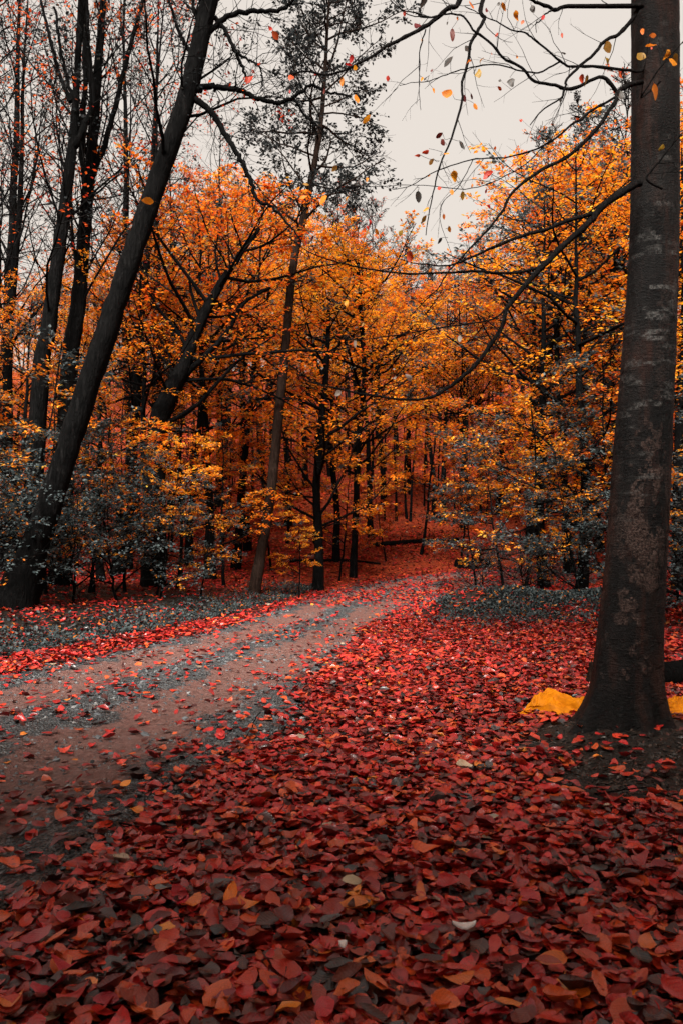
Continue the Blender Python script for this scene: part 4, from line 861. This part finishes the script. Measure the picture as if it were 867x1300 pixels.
# saplings and shrubs
for px, d, row, k, lab in [
    (380, 15.8, 640, 'sapling', 'small sapling with flat amber leaf layers beside the slender leaning trunk'), (490, 20.5, 600, 'sapling', 'thin sapling with amber sprays on the red slope by the fallen log'),
    (225, 14.2, 540, 'sapling', 'orange layered sapling behind the grey shrubs near the spreading tree'), (285, 15.2, 500, 'sapling', 'orange layered sapling growing between the verge and the spreading tree'),
    (160, 13.2, 500, 'sapling', 'sapling with bright orange sprays over the grey shrub thicket'), (345, 18.5, 540, 'sapling', 'orange sapling on the red slope behind the slender leaning trunk'),
    (430, 18.5, 560, 'sapling', 'amber sapling just behind the stout black trunk'), (585, 21.5, 560, 'sapling', 'orange sapling above the fallen log beyond the bend'),
    (640, 15.6, 540, 'greysap', 'grey green sapling in flat layers behind the mound'), (605, 17, 590, 'greysap', 'grey green sapling with drooping sprays at the bend of the road'),
    (690, 14.2, 480, 'greysap', 'tall grey green sapling with amber tips behind the mound'), (735, 12.6, 560, 'greysap', 'grey green sapling spreading beside the beech trunk'),
    (665, 17.8, 500, 'sapling', 'amber sapling rising behind the grey layered saplings'), (770, 13.8, 450, 'greysap', 'grey green sapling reaching up close behind the beech trunk'),
    (860, 11.5, 540, 'greysap', 'grey green sapling in the dark hollow past the beech trunk'), (895, 10, 500, 'greysap', 'grey leaved sapling at the edge of the dark hollow'),
    (255, 13.4, 620, 'greysap', 'grey green sapling at the verge with thin dark stems'), (60, 12, 480, 'greysap', 'grey leaved sapling behind the foot of the leaning trunk'),
    (15, 11.4, 430, 'greysap', 'tall grey leaved sapling crowding the leaning trunk'), (115, 12.6, 520, 'greysap', 'grey leaved sapling rising out of the shrub thicket'), (-35, 10.5, 470, 'greysap', 'grey leaved sapling at the dark end of the thicket'),
    (200, 12.6, 590, 'greysap', 'grey leaved sapling leaning over the verge by the thicket')]:
    x, y = ground_at(px, d); plant(k, x, y, max(1.5, fit_h(px, d, row)), lab, 'sapling', 'sapling', 'saplings at the road edges', (random.uniform(-.08, .08), random.uniform(-.08, .08)))
rs_ = np.random.default_rng(12)
for q in range(14):
    px = 150 + 480 * (q + rs_.random()) / 14; d = rs_.uniform(19.5, 33)
    if abs(float(road_sd(np.array([(px - 433.5) / F * d]), np.array([d]))[0])) < 1.8: continue
    x, y = ground_at(px, d); plant('sapling', x, y, rs_.uniform(2.6, 5.2), 'small amber sapling scattered among the trunks high on the red slope', 'sapling', 'sapling', 'saplings scattered on the slope')
for px, d, h, lab in [
    (150, 11.6, 1.7, 'broad grey leaved shrub spilling over the verge'), (205, 12.4, 1.5, 'grey leaved shrub at the open end of the thicket'), (95, 11.0, 1.6, 'grey leaved shrub against the leaning trunk'), (40, 10.4, 1.5, 'dark grey shrub covering the foot of the leaning trunk'),
    (-10, 9.6, 1.6, 'dark grey shrub at the verge before the leaning trunk'), (120, 12.8, 2.0, 'tall grey shrub inside the thicket'), (20, 12.2, 2.1, 'tall dark shrub behind the leaning trunk'), (-55, 10.5, 2.2, 'large dark shrub at the shaded end of the thicket'),
    (665, 13.9, 1.3, 'thin brownish grey shrub on the back of the mound'), (735, 13.2, 1.5, 'grey shrub on the mound close to the beech trunk'), (870, 11, 1.8, 'dark shrub in the hollow past the beech trunk'), (910, 9.4, 1.7, 'dark shrub beside the dark log'), (610, 16, 1.0, 'low grey shrub at the bend of the road'), (800, 12.5, 1.9, 'dark shrub hidden behind the beech trunk')]:
    x, y = ground_at(px, d); plant('shrub', x, y, h, lab, 'shrub', 'shrub', 'grey shrubs')

# ------------------------------------------------------------------ ground cover: verge and mound
def cover(name, label, x, y, size, dens_h, pal, seed):
    r = np.random.default_rng(seed); n = len(x); z = H(x, y) + r.random(n) ** 1.5 * dens_h * np.clip(1 + 1.3 * noise2(x, y, 5, 3), 0.15, 3)
    a = r.uniform(0, 6.28, n); el = r.uniform(-0.1, 0.9, n); d = np.stack([np.cos(a) * np.cos(el), np.sin(a) * np.cos(el), np.sin(el)], 1)
    w = norm(np.cross(np.array([0, 0, 1.0]) + r.normal(0, 0.5, (n, 3)), d)); s = (size * r.uniform(0.5, 1.4, n))[:, None]; p = np.stack([x, y, z], 1)
    V = np.stack([p, p + d * s * .5 + w * s * .26, p + d * s, p + d * s * .5 - w * s * .26], 1).reshape(-1, 3)
    link(name, mesh_from(name, [(V, np.arange(4 * n).reshape(n, 4), 0, pal_pick(pal, n, r) * r.uniform(0.5, 1.0, (n, 1)), False, None)], [M_SLATE]), None, kind='stuff', label=label, category='plants')
rc = np.random.default_rng(31)
x = rc.normal(2.6, 1.0, 36000); y = rc.normal(12.1, 0.7, 36000); keep_ = np.abs(road_sd(x, y)) > HALFW + 0.45 + 0.2 * noise2(x, y, 4, 1); x, y = x[keep_], y[keep_]
x2 = rc.normal(5.0, 1.3, 22000); y2 = rc.normal(11.8, 0.9, 22000)
x = np.concatenate([x, x2]); y = np.concatenate([y, y2]); kp = noise2(x, y, 3.4, 2) + 0.5 * noise2(x, y, 8, 1) > -0.55 + 0.7 * rc.random(len(x)); 
cover('ground_cover', 'low grey green plants covering the mound at the bend', x[kp], y[kp], 0.055, 0.05, 'slate', 32)
s = rc.uniform(0, len(RP) - 1.01, 50000); i = s.astype(int); off = HALFW + 0.42 + np.abs(rc.normal(0, 0.38, len(s))); off = off * hwid(RP[i, 1]) / HALFW; x = RP[i, 0] - RT[i, 1] * off; y = RP[i, 1] + RT[i, 0] * off + rc.normal(0, .1, len(s))
k = in_view(x, y, 0, 200) & (y > 4) & (y < 17.5); cover('ground_cover', 'low grey green plants along the verge across the road', x[k], y[k], 0.05, 0.08, 'slate', 33)

# ------------------------------------------------------------------ tarp, logs, litter, sticks
def tarp():
    r = np.random.default_rng(8); nu, nv = 110, 60; u, v = np.meshgrid(np.linspace(0, 1, nu), np.linspace(0, 1, nv), indexing='ij')
    x = 1.14 + 1.36 * u; yb = 5.04 - 0.14 * np.sin(u * 3.1) + 0.04 * np.sin(u * 17); depth_ = 0.20 + 0.22 * np.sin(np.pi * np.clip(u * 1.05, 0, 1)) ** 0.7
    depth_ = depth_ * np.clip(np.minimum(u, 1 - u) * 9, 0.25, 1) ** 0.7
    y = yb + (v) * depth_ + 0.02 * np.sin(u * 31 + v * 5)
    dome = np.sin(np.pi * np.clip(v, 0, 1)) ** 0.6 * np.clip(np.minimum(u, 1 - u) * 8, 0, 1) ** 0.6
    ridge = 1 - np.abs(np.sin(u * 9.5 + v * 2.2 + 0.6 * np.sin(v * 5))); ridge2 = 1 - np.abs(np.sin(u * 21 - v * 6.0 + 1)); ridge3 = 1 - np.abs(np.sin(u * 13 + v * 11))
    z = dome * (0.075 + 0.03 * ridge ** 1.5 + 0.022 * ridge2 ** 2 + 0.02 * ridge3 ** 2) * (0.9 + 0.35 * np.exp(-((u - 0.13) / 0.08) ** 2)) + 0.012
    fold = lambda a, b, c: (1 - np.abs(np.sin(a * u + b * v + c + 0.8 * np.sin(3 * v + 7 * u)))) ** 2
    z = z + dome * (0.022 * fold(34, 9, 1.1) + 0.018 * fold(-27, 14, 0.3) + 0.012 * fold(52, -17, 2.0) - 0.02)
    x = x + 0.04 * np.sin(v * 8 + u * 12) * dome; y = y + 0.03 * np.sin(u * 41 + 2 * v) * dome
    Z = H(x, y) + z; ctr = np.array([1.8, 5.2, Hs(1.8, 5.2)])
    V = np.stack([x, y, Z], -1) - ctr; i, j = np.meshgrid(np.arange(nu - 1), np.arange(nv - 1), indexing='ij')
    Fc = np.stack([i * nv + j, (i + 1) * nv + j, (i + 1) * nv + j + 1, i * nv + j + 1], -1).reshape(-1, 4)
    o = link('tarp', mesh_from('tarp', [(V.reshape(-1, 3), Fc, 0, None, True, None)], [M_TARP]), None, label='crumpled orange yellow tarp lying on the leaves behind the beech trunk', category='tarp')
    o.location = ctr; md = o.modifiers.new('thickness', 'SOLIDIFY'); md.thickness = 0.004; return o
tarp()
def log(name, label, p0, p1, r0, r1, cat='log', sides=14, mat=M_BARK, crook=0.03, stub=True):
    r = np.random.default_rng(int(abs(p0[0] * 100) + abs(p0[1] * 10))); n = 14; t = np.linspace(0, 1, n)[:, None]
    P = np.array(p0) * (1 - t) + np.array(p1) * t; P = P + np.cumsum(r.normal(0, crook / 4, P.shape), 0) * np.array([1, 1, .3]); P[:, 2] = H(P[:, 0], P[:, 1]) + np.linspace(r0, r1, n) * 0.6
    rr = np.linspace(r0, r1, n) * r.uniform(0.93, 1.08, n); rr[0] *= 0.9; c = P[0].copy()
    v, f = tubes((P - c)[None], rr[None], sides); prt = [(v, f, 0, None, True, None)]
    prt.append((v[:sides], np.arange(sides)[None, ::-1], 0, None, False, None)); prt.append((v[-sides:], np.arange(sides)[None], 0, None, False, None))
    if stub:
        for q in (4, 9):
            B = np.array([P[q] - c, P[q] - c + np.array([0.02, -0.03, r0 * 1.9])]); v, f = tubes(B[None], np.array([[r0 * .3, r0 * .18]]), 7); prt.append((v, f, 0, None, True, None))
    o = link(name, mesh_from(name, prt, [mat]), None, label=label, category=cat); o.location = c; return o
log('fallen_log', 'dark fallen log lying behind the beech trunk past the tarp', (2.35, 6.15, 0), (4.2, 6.35, 0), 0.11, 0.10)
log('fallen_log', 'long dark log lying across the red slope beyond the bend', (0.9, 21.9, 0), (3.4, 22.9, 0), 0.08, 0.06)
log('fallen_log', 'short dark rotten log at the foot of the red hillside', (3.0, 20.6, 0), (3.9, 20.9, 0), 0.15, 0.14)
log('fallen_log', 'thin dark branch lying on the slope behind the stout trunk', (-1.3, 19.8, 0), (1.0, 20.2, 0), 0.05, 0.03)
for (a, b, c, d, lab) in [(600, 1062, 648, 1071, 'thin dark stick lying on the red leaves'), (690, 1085, 790, 1100, 'thin dark stick near the muddy patch'), (150, 1045, 215, 1060, 'thin dark stick at the edge of the gravel'), (330, 905, 300, 955, 'curved twig on the road edge gravel'), (470, 1150, 520, 1168, 'short broken twig among blackish leaves'), (760, 1010, 830, 1005, 'pale bare twig across the muddy patch')]:
    p0 = W(a, b, 1.1 * F / (b - HOR)); p1 = W(c, d, 1.1 * F / (d - HOR)); o = log('stick', lab, p0, p1, 0.004, 0.0025, 'stick', 6, M_TWIG, 0.02, False); o.location.z += 0.035
# broken stub beside the trunk
log('stump', 'small brown broken stump peeking out behind the beech trunk', (1.82, 5.86, 0), (1.82, 5.87, 0), 0.001, 0.001, 'stump', 5, M_BARKB, 0, False)
bpy.data.objects.remove([o for o in bpy.data.objects if o.name.startswith('stump')][0])
def stump():
    r = np.random.default_rng(4); n, s = 7, 12; z = np.linspace(-0.05, 0.17, n); P = np.stack([0.02 * np.sin(z * 9), 0 * z, z], 1); rr = np.interp(z, [-.05, .03, .17], [0.075, 0.05, 0.036])
    v, f = tubes(P[None], rr[None], s); v[-s:, 2] += r.uniform(-0.03, 0.03, s); v += r.normal(0, 0.003, v.shape)
    o = link('stump', mesh_from('stump', [(v, f, 0, None, True, None), (v[-s:], np.arange(s)[None], 0, None, False, None)], [M_BARKB]), None, label='small brown broken stump peeking out behind the beech trunk', category='stump'); o.location = (1.93, 6.15, Hs(1.93, 6.15))
stump()
def scrap(px, py, L, Wd, label, seed):
    r = np.random.default_rng(seed); p = W(px, py, 1.1 * F / (py - HOR)); nu, nv = 14, 5; u, v = np.meshgrid(np.linspace(-.5, .5, nu), np.linspace(-.5, .5, nv), indexing='ij')
    X = u * L; Y = v * Wd * (1 - 0.5 * (2 * u) ** 2) + 0.25 * L * (u * 1.4) ** 2 ; Z = 0.35 * L * (u ** 2) + 0.3 * Wd * (1 - (2 * v) ** 2) + r.normal(0, 0.0006, u.shape)
    V = np.stack([X, Y, Z], -1).reshape(-1, 3); i, j = np.meshgrid(np.arange(nu - 1), np.arange(nv - 1), indexing='ij')
    Fc = np.stack([i * nv + j, (i + 1) * nv + j, (i + 1) * nv + j + 1, i * nv + j + 1], -1).reshape(-1, 4)
    o = link('plastic_scrap', mesh_from('plastic_scrap', [(V, Fc, 0, np.tile((0.85, 0.85, 0.84), (len(Fc), 1)), True, None)], [M_SCRAP]), None, label=label, category='litter')
    o.location = (p[0], p[1], Hs(p[0], p[1]) + 0.068); o.rotation_euler = (0.5, 0.0, r.uniform(-.2, .2)); md = o.modifiers.new('thickness', 'SOLIDIFY'); md.thickness = 0.0012
scrap(589, 1184, 0.065, 0.022, 'curved white plastic scrap lying on dark red leaves', 1)
scrap(435, 1208, 0.022, 0.024, 'tiny white crumpled scrap on blackish leaves', 2)
